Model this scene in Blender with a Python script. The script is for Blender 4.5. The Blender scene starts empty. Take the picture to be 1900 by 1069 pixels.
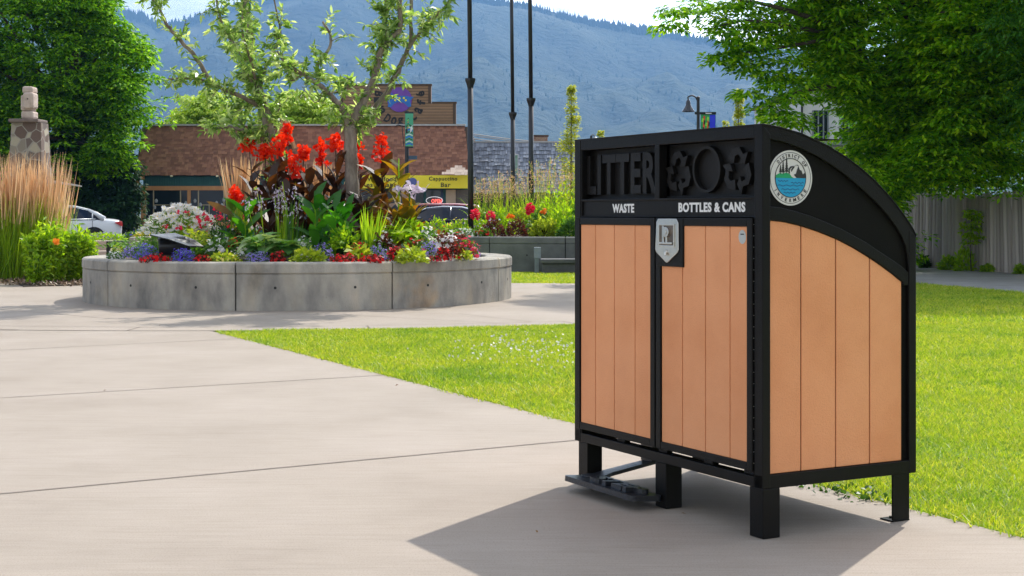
import bpy, math, random
import numpy as np
from mathutils import Vector, Matrix, noise

S = bpy.context.scene
COL = S.collection
random.seed(7)
RNG = np.random.default_rng(11)
R = math.radians

# ---------------------------------------------------------------- camera, sky, sun, exposure
F, CX, HY, CH = 2727.0, 950.0, 397.0, 1.18
cam_d = bpy.data.cameras.new('camera')
cam = bpy.data.objects.new('camera', cam_d)
COL.objects.link(cam)
cam.location = (0, 0, CH)
cam.rotation_euler = (R(90), 0, 0)
cam_d.sensor_width = 36
cam_d.lens = 36 * F / 1900
cam_d.shift_y = -(534.5 - HY) / 1900
cam_d.clip_end = 20000
S.camera = cam

SUN = Vector((.656, 1.175, 1.5)).normalized()
sl = bpy.data.lights.new('sun', 'SUN')
sl.energy = 4.5
sl.angle = R(.55)
sl.color = (1, .95, .87)
so = bpy.data.objects.new('sun', sl)
COL.objects.link(so)
so.rotation_euler = SUN.to_track_quat('Z', 'Y').to_euler()

w = bpy.data.worlds.new('World')
S.world = w
w.use_nodes = True
nt = w.node_tree
nt.nodes.clear()
N = nt.nodes.new
sky = N('ShaderNodeTexSky')
sky.sky_type = 'NISHITA'
sky.sun_disc = False
sky.sun_elevation = math.asin(SUN.z)
sky.sun_rotation = math.atan2(SUN.x, SUN.y)
sky.altitude = 850
tc = N('ShaderNodeTexCoord')
mp = N('ShaderNodeMapping')
mp.inputs['Scale'].default_value = (1.0, 1.0, 2.6)
mp.inputs['Location'].default_value = (.35, .1, .3)
n1 = N('ShaderNodeTexNoise')
n1.inputs['Scale'].default_value = 3.1
n1.inputs['Detail'].default_value = 9
n1.inputs['Roughness'].default_value = .6
rp = N('ShaderNodeValToRGB')
rp.color_ramp.elements[0].position = .40
rp.color_ramp.elements[1].position = .54
n2 = N('ShaderNodeTexNoise')
n2.inputs['Scale'].default_value = 7
n2.inputs['Detail'].default_value = 6
rc = N('ShaderNodeValToRGB')
rc.color_ramp.elements[0].position = .3
rc.color_ramp.elements[0].color = (3.2, 3.9, 5.2, 1)
rc.color_ramp.elements[1].position = .62
rc.color_ramp.elements[1].color = (9.5, 9.6, 9.8, 1)
mx = N('ShaderNodeMixRGB')
bg = N('ShaderNodeBackground')
bg.inputs[1].default_value = .15
wo = N('ShaderNodeOutputWorld')
L = nt.links.new
L(tc.outputs['Generated'], mp.inputs[0]); L(mp.outputs[0], n1.inputs[0]); L(mp.outputs[0], n2.inputs[0])
L(n1.outputs['Fac'], rp.inputs[0]); L(n2.outputs['Fac'], rc.inputs[0])
# clouds stand brighter towards the sun
dp = N('ShaderNodeVectorMath'); dp.operation = 'DOT_PRODUCT'; dp.inputs[1].default_value = Vector((SUN.x, SUN.y, .25)).normalized()
mr = N('ShaderNodeMapRange'); mr.inputs[1].default_value = .55; mr.inputs[2].default_value = .97; mr.inputs[3].default_value = .75; mr.inputs[4].default_value = 3.6
vm = N('ShaderNodeVectorMath'); vm.operation = 'SCALE'
L(tc.outputs['Generated'], dp.inputs[0]); L(dp.outputs['Value'], mr.inputs[0]); L(mr.outputs[0], vm.inputs['Scale']); L(rc.outputs[0], vm.inputs[0])
L(rp.outputs[0], mx.inputs[0]); L(sky.outputs[0], mx.inputs[1]); L(vm.outputs[0], mx.inputs[2])
L(mx.outputs[0], bg.inputs[0]); L(bg.outputs[0], wo.inputs[0])

S.view_settings.view_transform = 'Standard'
S.view_settings.look = 'None'
S.view_settings.exposure = .35
S.view_settings.gamma = 1
S.cycles.use_denoising = True
S.cycles.max_bounces = 7
S.cycles.transparent_max_bounces = 8
S.cycles.volume_bounces = 0
S.cycles.sample_clamp_indirect = 6

# ---------------------------------------------------------------- helpers
def P(px, py, Y): return Vector(((px - CX) / F * Y, Y, CH + (HY - py) / F * Y))
def G(px, py):
    Y = CH * F / (py - HY)
    return Vector(((px - CX) / F * Y, Y, 0))
def PX(px, Y): return (px - CX) / F * Y
def ZH(py, Y): return CH + (HY - py) / F * Y

MATS = {}
def ramp(nt, stops):
    r = nt.nodes.new('ShaderNodeValToRGB')
    e = r.color_ramp.elements
    e[0].position, e[0].color = stops[0][0], (*stops[0][1], 1)
    e[1].position, e[1].color = stops[-1][0], (*stops[-1][1], 1)
    for p, c in stops[1:-1]:
        x = e.new(p); x.color = (*c, 1)
    return r

def mat(name, cols, scale=5, rough=.7, bump=0, bscale=None, metal=0, detail=6, stretch=(1, 1, 1), spec=.5, emit=None, coat=0, trans=0):
    """cols: one colour or several that a noise blends"""
    if name in MATS: return MATS[name]
    m = bpy.data.materials.new(name)
    m.use_nodes = True
    t = m.node_tree
    b = t.nodes['Principled BSDF']
    b.inputs['Roughness'].default_value = rough
    b.inputs['Metallic'].default_value = metal
    b.inputs['Specular IOR Level'].default_value = spec
    b.inputs['Coat Weight'].default_value = coat
    b.inputs['Coat Roughness'].default_value = .12
    if not isinstance(cols[0], (tuple, list)): cols = [cols, tuple(c * .88 for c in cols)]
    tc = t.nodes.new('ShaderNodeTexCoord'); mp = t.nodes.new('ShaderNodeMapping')
    mp.inputs['Scale'].default_value = stretch
    t.links.new(tc.outputs['Object'], mp.inputs[0])
    n = t.nodes.new('ShaderNodeTexNoise')
    n.inputs['Scale'].default_value = scale
    n.inputs['Detail'].default_value = detail
    n.inputs['Roughness'].default_value = .62
    t.links.new(mp.outputs[0], n.inputs[0])
    k = len(cols)
    r = ramp(t, [(.3 + .4 * i / (k - 1), c) for i, c in enumerate(cols)])
    t.links.new(n.outputs['Fac'], r.inputs[0])
    t.links.new(r.outputs[0], b.inputs['Base Color'])
    if bump:
        n2 = t.nodes.new('ShaderNodeTexNoise')
        n2.inputs['Scale'].default_value = bscale or scale * 6
        n2.inputs['Detail'].default_value = 5
        t.links.new(mp.outputs[0], n2.inputs[0])
        bp = t.nodes.new('ShaderNodeBump')
        bp.inputs['Strength'].default_value = min(1, bump)
        bp.inputs['Distance'].default_value = .01
        t.links.new(n2.outputs['Fac'], bp.inputs['Height'])
        t.links.new(bp.outputs[0], b.inputs['Normal'])
    if emit:
        b.inputs['Emission Color'].default_value = (*emit[0], 1)
        b.inputs['Emission Strength'].default_value = emit[1]
    MATS[name] = m
    return m

def leafmat(name, cols, tcol=None, tr=.45, rough=.45, spec=.4):
    """leaf or petal: each island gets its own colour; part of the light goes through"""
    if name in MATS: return MATS[name]
    m = bpy.data.materials.new(name)
    m.use_nodes = True
    t = m.node_tree
    b = t.nodes['Principled BSDF']
    b.inputs['Roughness'].default_value = rough
    b.inputs['Specular IOR Level'].default_value = spec
    g = t.nodes.new('ShaderNodeNewGeometry')
    k = len(cols)
    r = ramp(t, [(i / (k - 1), c) for i, c in enumerate(cols)])
    t.links.new(g.outputs['Random Per Island'], r.inputs[0])
    t.links.new(r.outputs[0], b.inputs['Base Color'])
    tl = t.nodes.new('ShaderNodeBsdfTranslucent')
    mm = t.nodes.new('ShaderNodeMixRGB'); mm.blend_type = 'MULTIPLY'; mm.inputs[0].default_value = 1
    mm.inputs[2].default_value = (*(tcol or (1.6, 1.5, .7)), 1)
    t.links.new(r.outputs[0], mm.inputs[1]); t.links.new(mm.outputs[0], tl.inputs[0])
    ms = t.nodes.new('ShaderNodeMixShader'); ms.inputs[0].default_value = tr
    t.links.new(b.outputs[0], ms.inputs[1]); t.links.new(tl.outputs[0], ms.inputs[2])
    t.links.new(ms.outputs[0], t.nodes['Material Output'].inputs[0])
    MATS[name] = m
    return m

def glassmat(name, col, rough=.05):
    m = mat(name, [col, tuple(c * 1.3 for c in col)], 2, rough, spec=.4)
    return m

def tag(o, label=None, cat=None, group=None, kind=None):
    if label: o['label'] = label
    if cat: o['category'] = cat
    if group: o['group'] = group
    if kind: o['kind'] = kind
    return o

def thing(name, label, cat, loc=(0, 0, 0), group=None, rz=0):
    o = bpy.data.objects.new(name, None)
    o.empty_display_size = .2
    COL.objects.link(o)
    o.location = loc
    o.rotation_euler.z = rz
    return tag(o, label, cat, group)

def chain_off(p):
    v = Vector((0, 0, 0))
    while p is not None:
        v += p.location; p = p.parent
    return v

def link(name, me, mats, parent=None, origin=None, bevel=0, smooth=False, label=None, world=True):
    off = (chain_off(parent) if world else Vector((0, 0, 0))) if parent is not None else Vector(origin or (0, 0, 0))
    if off.length > 0: me.transform(Matrix.Translation(-off))
    o = bpy.data.objects.new(name, me)
    if parent is None: o.location = off
    COL.objects.link(o)
    o.parent = parent
    for m in (mats if isinstance(mats, (list, tuple)) else [mats]): me.materials.append(m)
    if smooth:
        me.shade_smooth()
    if bevel:
        b = o.modifiers.new('bevel', 'BEVEL'); b.width = bevel; b.segments = 2; b.limit_method = 'ANGLE'; b.angle_limit = R(40)
    if label: o['label'] = label
    return o

class MB:
    def __init__(s): s.v = []; s.f = []; s.m = []
    def add(s, vs, fs, m=0, M=None):
        n = len(s.v)
        for v in vs:
            v = Vector(v)
            if M is not None: v = M @ v
            s.v.append(tuple(v))
        for f in fs: s.f.append(tuple(i + n for i in f)); s.m.append(m)
        return s
    def box(s, x0, x1, y0, y1, z0, z1, m=0, M=None):
        vs = [(x, y, z) for x in (x0, x1) for y in (y0, y1) for z in (z0, z1)]
        fs = [(0, 1, 3, 2), (4, 6, 7, 5), (0, 4, 5, 1), (2, 3, 7, 6), (0, 2, 6, 4), (1, 5, 7, 3)]
        return s.add(vs, fs, m, M)
    def tube(s, pts, rad, n=8, m=0, cap=True, M=None):
        pts = [Vector(p) for p in pts]
        if not isinstance(rad, (list, tuple)): rad = [rad] * len(pts)
        vs = []; up = None
        for i, p in enumerate(pts):
            d = (pts[min(i + 1, len(pts) - 1)] - pts[max(i - 1, 0)])
            d = d.normalized() if d.length > 1e-9 else Vector((0, 0, 1))
            if up is None:
                up = Vector((0, 0, 1)) if abs(d.z) < .9 else Vector((1, 0, 0))
            a = d.cross(up)
            a = a.normalized() if a.length > 1e-6 else d.orthogonal().normalized()
            b = a.cross(d).normalized(); up = b
            for k in range(n):
                t = 2 * math.pi * k / n
                vs.append(p + (a * math.cos(t) + b * math.sin(t)) * rad[i])
        fs = []
        for i in range(len(pts) - 1):
            for k in range(n):
                k2 = (k + 1) % n
                fs.append((i * n + k, i * n + k2, (i + 1) * n + k2, (i + 1) * n + k))
        if cap:
            fs.append(tuple(range(n))); fs.append(tuple(reversed(range((len(pts) - 1) * n, len(pts) * n))))
        return s.add(vs, fs, m, M)
    def lathe(s, prof, n=24, c=(0, 0), m=0, a0=0, a1=2 * math.pi, M=None, close=False):
        """prof: list of (r, z)"""
        full = abs(a1 - a0) > 6.28
        cols = n if full else n + 1
        vs = [(c[0] + r * math.cos(a0 + (a1 - a0) * k / n), c[1] + r * math.sin(a0 + (a1 - a0) * k / n), z) for k in range(cols) for r, z in prof]
        q = len(prof); fs = []
        for k in range(n):
            k2 = (k + 1) % cols
            for i in range(q if close else q - 1):
                j = (i + 1) % q
                fs.append((k * q + i, k2 * q + i, k2 * q + j, k * q + j))
        if close and not full:
            fs.append(tuple(range(q))); fs.append(tuple(reversed(range(n * q, n * q + q))))
        return s.add(vs, fs, m, M)
    def prism(s, poly, h0, h1, axis='x', m=0, M=None):
        """poly: 2D outline; extruded along axis from h0 to h1"""
        n = len(poly)
        def mk(a, b, h): return {'x': (h, a, b), 'y': (a, h, b), 'z': (a, b, h)}[axis]
        vs = [mk(a, b, h0) for a, b in poly] + [mk(a, b, h1) for a, b in poly]
        fs = [tuple(range(n)), tuple(reversed(range(n, 2 * n)))] + [(i, i + n, (i + 1) % n + n, (i + 1) % n) for i in range(n)]
        return s.add(vs, fs, m, M)
    def build(s, name, mats, parent=None, fix=True, **k):
        me = bpy.data.meshes.new(name)
        me.from_pydata(s.v, [], s.f)
        if fix:
            import bmesh
            b = bmesh.new(); b.from_mesh(me); bmesh.ops.recalc_face_normals(b, faces=b.faces); b.to_mesh(me); b.free()
        if any(s.m): me.polygons.foreach_set('material_index', s.m)
        return link(name, me, mats, parent, **k)

def npmesh(name, V, Fc, mi=None):
    V = np.asarray(V, np.float32).reshape(-1, 3); Fc = np.asarray(Fc, np.int32)
    me = bpy.data.meshes.new(name)
    k = Fc.shape[1]
    me.vertices.add(len(V)); me.vertices.foreach_set('co', V.ravel())
    me.loops.add(Fc.size); me.loops.foreach_set('vertex_index', Fc.ravel())
    me.polygons.add(len(Fc))
    me.polygons.foreach_set('loop_start', np.arange(0, Fc.size, k, dtype=np.int32))
    me.polygons.foreach_set('loop_total', np.full(len(Fc), k, dtype=np.int32))
    if mi is not None: me.polygons.foreach_set('material_index', np.asarray(mi, np.int32))
    me.update(calc_edges=True)
    return me

def basis(d, n):
    """rotation matrices whose Y axis is d and Z axis about n"""
    d = d / (np.linalg.norm(d, axis=1, keepdims=True) + 1e-9)
    x = np.cross(d, n); x = x / (np.linalg.norm(x, axis=1, keepdims=True) + 1e-9)
    z = np.cross(x, d)
    return np.stack([x, d, z], axis=2)

LEAF = np.array([(0, 0, 0), (.5, .45, .12), (0, 1, 0), (-.5, .45, .12)], float)
LEAF6 = np.array([(0, 0, 0), (.38, .25, .08), (.42, .6, .05), (0, 1, -.12), (-.42, .6, .05), (-.38, .25, .08)], float)
def scat(tv, pos, d, n, ln, wd):
    """copies of the leaf outline tv at pos, long axis d, normal n, length ln, width wd"""
    pos = np.asarray(pos, float); k = len(pos); q = len(tv)
    B = basis(np.asarray(d, float), np.asarray(n, float))
    ln = np.broadcast_to(ln, (k,)); wd = np.broadcast_to(wd, (k,))
    T = tv[None] * np.stack([wd, ln, ln], 1)[:, None, :]
    V = np.einsum('kij,kqj->kqi', B, T) + pos[:, None, :]
    return V.reshape(-1, 3), np.arange(k * q).reshape(k, q)

def rdir(k, up=0.0, down=0.0):
    v = RNG.normal(size=(k, 3)); v /= np.linalg.norm(v, axis=1, keepdims=True)
    v[:, 2] += up - down
    return v / np.linalg.norm(v, axis=1, keepdims=True)

def leaves_obj(name, pos, m, parent, ln=.1, wd=.05, up=.0, down=.0, tv=LEAF, d=None, jit=.35, **kw):
    k = len(pos)
    if d is None: d = rdir(k, up, down)
    n = rdir(k, .8)
    V, Fc = scat(tv, pos, d, n, ln * RNG.uniform(1 - jit, 1 + jit, k), wd * RNG.uniform(1 - jit, 1 + jit, k))
    return link(name, npmesh(name, V, Fc), m, parent, **kw)

def blades(name, base, tip, wd, m, parent, bend=None, seg=3, taper=1.0, **kw):
    """ribbons from base to tip that bend outward"""
    base = np.asarray(base, float); tip = np.asarray(tip, float); k = len(base)
    side = rdir(k); side[:, 2] = 0; side /= np.linalg.norm(side, axis=1, keepdims=True) + 1e-9
    bend = np.zeros((k, 3)) if bend is None else bend
    wd = np.broadcast_to(wd, (k,))[:, None]
    rows = []
    for i in range(seg + 1):
        t = i / seg
        c = base * (1 - t) + tip * t + bend * (4 * t * (1 - t))
        ww = wd * (1 - taper * t ** 2) * .5 + .0006
        rows += [c - side * ww, c + side * ww]
    V = np.stack(rows, 1)
    q = 2 * (seg + 1)
    Fc = [[2 * i, 2 * i + 1, 2 * i + 3, 2 * i + 2] for i in range(seg)]
    Fc = (np.array(Fc)[None] + (np.arange(k) * q)[:, None, None]).reshape(-1, 4)
    return link(name, npmesh(name, V.reshape(-1, 3), Fc), m, parent, **kw)

def ell_pts(k, c, r, shell=.0):
    v = rdir(k); t = RNG.uniform(shell ** 3, 1, k) ** (1 / 3)
    return np.asarray(c) + v * t[:, None] * np.asarray(r)

def text_parts(s, w_, h_, depth, bold=.02, M=None, mb=None, m=0, shear=0):
    """lettering fitted to a w x h box, lying in the xz plane and standing depth proud toward -y"""
    c = bpy.data.curves.new('lettering', 'FONT'); c.body = s; c.offset = bold; c.shear = shear; c.space_character = 1.1
    c.resolution_u = 3
    o = bpy.data.objects.new('lettering', c); COL.objects.link(o)
    bpy.context.view_layer.update()
    me = bpy.data.meshes.new_from_object(o)
    bpy.data.objects.remove(o)
    v = np.zeros(len(me.vertices) * 3); me.vertices.foreach_get('co', v); v = v.reshape(-1, 3)
    lo, hi = v.min(0), v.max(0)
    sx = w_ / (hi[0] - lo[0]) if w_ else h_ / (hi[1] - lo[1]); sy = h_ / (hi[1] - lo[1])
    X = (v[:, 0] - lo[0]) * sx; Z = (v[:, 1] - lo[1]) * sy
    k = len(v)
    vs = [(X[i], -depth, Z[i]) for i in range(k)] + [(X[i], 0, Z[i]) for i in range(k)]
    fs = [tuple(p.vertices) for p in me.polygons]
    ec = {}
    for p in me.polygons:
        vv = list(p.vertices)
        for a, b in zip(vv, vv[1:] + vv[:1]):
            ec[(a, b)] = 1
    sides = [(a, b, b + k, a + k) for (a, b) in ec if (b, a) not in ec]
    bpy.data.meshes.remove(me); bpy.data.curves.remove(c)
    if mb is None: mb = MB()
    mb.add(vs, fs + sides, m, M)
    return mb

def struct(name, mb, m, **k):
    o = mb.build(name, m, **k); o['kind'] = 'structure'; return o

def sheet(name, poly, z, m, thick=0):
    mb = MB()
    if thick: mb.prism([(p[0], p[1]) for p in poly], z - thick, z, 'z')
    else: mb.add([(p[0], p[1], z) for p in poly], [tuple(range(len(poly)))])
    return struct(name, mb, m)
# ---------------------------------------------------------------- ground, pavement, lawn
def concrete_floor():
    m = mat('walkway_concrete', [(.295, .245, .195), (.333, .279, .225), (.362, .305, .252)], .9, .85, .25, 60)
    t = m.node_tree; b = t.nodes['Principled BSDF']
    # broomed streaks and fine speckle
    tc = t.nodes.new('ShaderNodeTexCoord'); mp = t.nodes.new('ShaderNodeMapping')
    mp.inputs['Rotation'].default_value = (0, 0, R(-30)); mp.inputs['Scale'].default_value = (1.3, 26, 1)
    t.links.new(tc.outputs['Object'], mp.inputs[0])
    n = t.nodes.new('ShaderNodeTexNoise'); n.inputs['Scale'].default_value = 1.2; n.inputs['Detail'].default_value = 7
    t.links.new(mp.outputs[0], n.inputs[0])
    r = ramp(t, [(.3, (.925, .92, .91)), (.5, (1, 1, 1)), (.7, (1.03, 1.03, 1.025))])
    t.links.new(n.outputs['Fac'], r.inputs[0])
    n3 = t.nodes.new('ShaderNodeTexNoise'); n3.inputs['Scale'].default_value = 160; n3.inputs['Detail'].default_value = 3
    t.links.new(tc.outputs['Object'], n3.inputs[0])
    r3 = ramp(t, [(.34, (.76, .75, .74)), (.46, (1, 1, 1)), (.7, (1.06, 1.06, 1.06))])
    t.links.new(n3.outputs['Fac'], r3.inputs[0])
    old = b.inputs['Base Color'].links[0].from_socket
    mp2 = t.nodes.new('ShaderNodeMapping'); mp2.inputs['Rotation'].default_value = (0, 0, R(-30)); mp2.inputs['Scale'].default_value = (4, 150, 1)
    t.links.new(tc.outputs['Object'], mp2.inputs[0])
    n5 = t.nodes.new('ShaderNodeTexNoise'); n5.inputs['Scale'].default_value = 1; n5.inputs['Detail'].default_value = 3; t.links.new(mp2.outputs[0], n5.inputs[0])
    r5 = ramp(t, [(.35, (.90, .89, .88)), (.5, (1, 1, 1)), (.65, (1.05, 1.05, 1.05))]); t.links.new(n5.outputs['Fac'], r5.inputs[0])
    n6 = t.nodes.new('ShaderNodeTexNoise'); n6.inputs['Scale'].default_value = 2.4; n6.inputs['Detail'].default_value = 10; n6.inputs['Roughness'].default_value = .7; t.links.new(tc.outputs['Object'], n6.inputs[0])
    r6 = ramp(t, [(.26, (.88, .875, .87)), (.40, (1, 1, 1)), (.8, (1.02, 1.02, 1.02))]); t.links.new(n6.outputs['Fac'], r6.inputs[0])
    bq = t.nodes['Bump']; bq.inputs['Strength'].default_value = .5; bq.inputs['Distance'].default_value = .004; t.links.new(n5.outputs['Fac'], bq.inputs['Height'])
    cur = old
    for x in (r, r3, r5, r6):
        k = t.nodes.new('ShaderNodeMixRGB'); k.blend_type = 'MULTIPLY'; k.inputs[0].default_value = .85
        t.links.new(cur, k.inputs[1]); t.links.new(x.outputs[0], k.inputs[2]); cur = k.outputs[0]
    t.links.new(cur, b.inputs['Base Color'])
    return m
M_walk = concrete_floor()
M_joint = mat('pavement_joint', [(.10, .085, .07), (.22, .18, .15)], 8, .95)
M_lawn = mat('lawn_base', [(.13, .21, .02), (.19, .28, .03), (.28, .33, .05)], 2.3, .9, .8, 60)
M_soil = mat('soil', [(.03, .02, .013), (.08, .055, .035)], 9, .95, 1, 40)
M_road = mat('asphalt', [(.05, .05, .052), (.075, .075, .075)], 3, .9, .5, 90)

sheet('ground', [(-6800, -60), (6800, -60), (6800, 6500), (-6800, 6500)], -.012,
      mat('ground_earth', [(.05, .08, .02), (.09, .11, .04), (.12, .11, .06)], .05, .95, .5, 3))
def edge_x(Y): return 1.865 + (5.35 - Y) * .517
sheet('walkway', [(edge_x(1), 1), (edge_x(14.76), 14.76), (-4.2, 16.2), (-9, 17), (-14, 17), (-14, 1)], .0, M_walk)
def circ(cx, cy, r, a0, a1, n=40):
    return [(cx + r * math.cos(R(a0 + (a1 - a0) * i / n)), cy + r * math.sin(R(a0 + (a1 - a0) * i / n))) for i in range(n + 1)]
arc = [p for p in circ(-3.5, 25.6, 10.8, 180, 293, 60)]
sheet('plaza', arc + [(1.9, 16.5), (3.0, 17.8), (3.6, 20), (3.4, 22.6), (2.7, 24.2), (1.6, 24.8), (-3.2, 25.6), (-3.4, 41), (-14.3, 41)], .004, M_walk)
sheet('lawn', [(edge_x(1), 1), (11, 1), (7.63, 21.9), (6.9, 24.75), (3.1, 39.5), (-3.3, 39.5), (-3.3, 24.9), (1.6, 24.8), (2.5, 20), (-2.9, 15.6), (edge_x(14.76) + .02, 14.76)], -.006, M_lawn)
sd = (Vector((9.06, 32.5, 0)) - Vector((10.1, 29, 0))).normalized()
a, b_ = Vector((7.63, 21.9, 0)), Vector((10.1, 29, 0))
M_side = mat('sidewalk_concrete', [(.26, .25, .24), (.34, .33, .31)], 1.5, .9, .4, 60)
sheet('sidewalk', [tuple(a - sd * 20)[:2], tuple(a + sd * 19)[:2], tuple(b_ + sd * 11)[:2], tuple(b_ - sd * 27)[:2]], .004, M_side)
mb = MB()
for t_ in np.arange(-18, 18, 2.0):
    p = a + sd * float(t_); q = p + Vector((sd.y, -sd.x, 0)) * 3.9
    s2 = sd * .012
    mb.add([(p - s2)[:2] + (.007,), (p + s2)[:2] + (.007,), (q + s2)[:2] + (.007,), (q - s2)[:2] + (.007,)], [(0, 1, 2, 3)])
struct('sidewalk_joints', mb, M_joint)
sheet('road', [(-60, 44), (60, 44), (60, 56), (-60, 56)], -.004, M_road)
mb = MB(); mb.box(-60, 60, 43.7, 44, -.02, .10); mb.box(-60, 60, 56, 62, -.02, .12)
struct('kerb', mb, M_side)
# grooves in the walkway
mb = MB()
def strip(p, q, wd, z, ):
    p = Vector(p[:2]); q = Vector(q[:2]); d = (q - p).normalized(); n = Vector((-d.y, d.x)) * wd / 2
    k = 10
    for i in range(k):
        a = p.lerp(q, i / k); b = p.lerp(q, (i + 1) / k)
        mb.add([(*(a - n), z), (*(b - n), z), (*(b + n), z), (*(a + n), z)], [(0, 1, 2, 3)])
for (p, q) in (((0, 917), (1062, 818)), ((0, 738.8), (560, 705.5)), ((0, 650.4), (383, 631.8))):
    A_, B_ = G(*p), G(*q); d = (B_ - A_).normalized()
    k = 1
    # run on until the lawn edge
    t_ = 0
    while A_.x + d.x * t_ < edge_x(A_.y + d.y * t_) - .01: t_ += .02
    strip(A_ - d * 6, A_ + d * t_, .013, .003)
A_ = G(0, 917) + Vector((1.55, -2.75, 0)); d = Vector((.86, .5, 0))
strip(A_ - d * 6, A_ + d * 2.3, .013, .003)
for rr in (10.35,):
    pts = circ(-3.5, 25.6, rr, 200, 293, 60)
    for u, v in zip(pts, pts[1:]):
        d = Vector((v[0] - u[0], v[1] - u[1])).normalized(); n = Vector((-d.y, d.x)) * .007
        mb.add([(u[0] - n.x, u[1] - n.y, .008), (v[0] - n.x, v[1] - n.y, .008), (v[0] + n.x, v[1] + n.y, .008), (u[0] + n.x, u[1] + n.y, .008)], [(0, 1, 2, 3)])
pts = circ(-3.5, 25.6, 10.8, 190, 262, 60)
for u, v in zip(pts, pts[1:]):
    d = Vector((v[0] - u[0], v[1] - u[1])).normalized(); n = Vector((-d.y, d.x)) * .008
    mb.add([(u[0] - n.x, u[1] - n.y, .009), (v[0] - n.x, v[1] - n.y, .009), (v[0] + n.x, v[1] + n.y, .009), (u[0] + n.x, u[1] + n.y, .009)], [(0, 1, 2, 3)])
for an in (212, 232, 252, 268, 281, 293):
    ca, sa = math.cos(R(an)), math.sin(R(an))
    strip((-3.5 + 10.35 * ca, 25.6 + 10.35 * sa), (-3.5 + 10.8 * ca, 25.6 + 10.8 * sa), .012, .008)
for u in (((850, 583), (985, 598)), ((640, 585), (960, 603)), ((0, 575), (180, 590))):
    strip(G(*u[0]), G(*u[1]), .01, .008)
struct('pavement_joints', mb, M_joint)

# mulch bed on the left with bark chips
bed = [G(-60, 522)[:2], G(20, 524)[:2], G(44, 533)[:2], G(155, 530)[:2], (PX(205, 26.4), 26.4), (PX(215, 30), 30), (-16, 30), (-16, 26)]
sheet('mulch_bed', bed, .02, M_soil, .05)
k = 2600
cx = RNG.uniform(-9.8, -6.6, k); cy = RNG.uniform(23.6, 26.3, k)
keep = (cy > 23.75 + np.where(cx < -8.0, .5, 0.0)) & (cy > 23.8)
cx, cy = cx[keep], cy[keep]
pos = np.stack([cx, cy, RNG.uniform(.02, .06, len(cx))], 1)
o = leaves_obj('bark_mulch', pos, leafmat('bark_chip', [(.09, .05, .03), (.25, .16, .10), (.42, .32, .22)], tr=.02), None, .07, .03)
tag(o, kind='stuff')

# grass blades on the lawn, thicker close to the camera
def lawn_ok(X, Y):
    ok = (X > edge_x(Y) + .0)
    line = 7.63 + (21.9 - Y) * .256
    ok &= (X < np.minimum(line, 9.5))
    inplaza = ((X + 3.5) ** 2 + (Y - 25.6) ** 2 < 10.82 ** 2) & (X < .75)
    pl2 = (X >= .75) & (X < 3.55) & (Y > 15.65 + np.clip(X - .75, 0, 3) ** 1.25 * .95) & (Y < 24.8 - np.clip(X - 2.2, 0, 2) * 1.2)
    return ok & ~(inplaza & (Y < 24.9)) & ~pl2 & (Y < 29.5) & ~((Y > 14.7) & (X < -2.5))
def grass(name, n, y0, y1, h, wd, seed):
    X = RNG.uniform(-3.1, 9, n); Y = RNG.uniform(y0, y1, n)
    vis = (X / Y > -.24) & (X / Y < .40)
    ok = lawn_ok(X, Y) & vis
    X, Y = X[ok], Y[ok]
    k = len(X)
    cl = np.array([noise.noise((x * 1.1, y * 1.1, 3)) for x, y in zip(X, Y)])
    hh = h * RNG.uniform(.5, 1.25, k) * (1 + .45 * cl)
    b = np.stack([X, Y, np.full(k, -.006)], 1)
    t = b + np.stack([RNG.normal(0, .8, k) * hh, RNG.normal(0, .8, k) * hh, hh], 1)
    o = blades(name, b, t, wd * RNG.uniform(.6, 1.3, k), leafmat('grass_blade', [(.12, .24, .014), (.24, .38, .022), (.38, .49, .035), (.54, .54, .13)], (1.5, 1.35, .5), .5), None, seg=2)
    tag(o, kind='stuff')
grass('grass', 620000, 4.2, 9.5, .027, .0032, 1)
grass('grass', 560000, 9.5, 16, .030, .0055, 2)
grass('grass', 260000, 16, 29.5, .04, .010, 3)
# clover heads in the lawn and clover leaves creeping over the concrete edge
k = 230
p = np.stack([RNG.normal(.18, .33, k), RNG.normal(12.4, .75, k), RNG.uniform(.04, .06, k)], 1)
p = p[lawn_ok(p[:, 0], p[:, 1])]
tag(leaves_obj('clover_blossoms', p, leafmat('clover_white', [(.6, .6, .5), (.8, .78, .7)], (1, 1, 1), .3), None, .022, .022, tv=LEAF6), kind='stuff')
k = 200
Y = RNG.uniform(5.95, 6.7, k); X = np.array([edge_x(y) for y in Y]) + RNG.normal(-.03, .05, k)
p = np.stack([X, Y, RNG.uniform(.0, .03, k)], 1)
tag(leaves_obj('clover_leaves', p, leafmat('clover_green', [(.03, .08, .01), (.08, .18, .02)], (1.2, 1.3, .5), .35), None, .022, .018, tv=LEAF6), kind='stuff')
k = 900
Y = RNG.uniform(5.3, 14.5, k); X = np.array([edge_x(y) for y in Y]) + RNG.normal(-.005, .02, k)
b = np.stack([X, Y, np.zeros(k)], 1); t = b + np.stack([RNG.normal(-.012, .02, k), RNG.normal(0, .02, k), RNG.uniform(.015, .04, k)], 1)
tag(blades('grass', b, t, .005, MATS['grass_blade'], None, seg=2), kind='stuff')
k = 260
p = np.stack([RNG.uniform(-4.5, 6, k), RNG.uniform(5, 17, k), np.full(k, .012)], 1)
tag(leaves_obj('leaf_litter', p[:22], leafmat('dry_leaf', [(.18, .10, .04), (.35, .2, .08)], (1, 1, 1), .2), None, .02, .012), kind='stuff')

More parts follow.
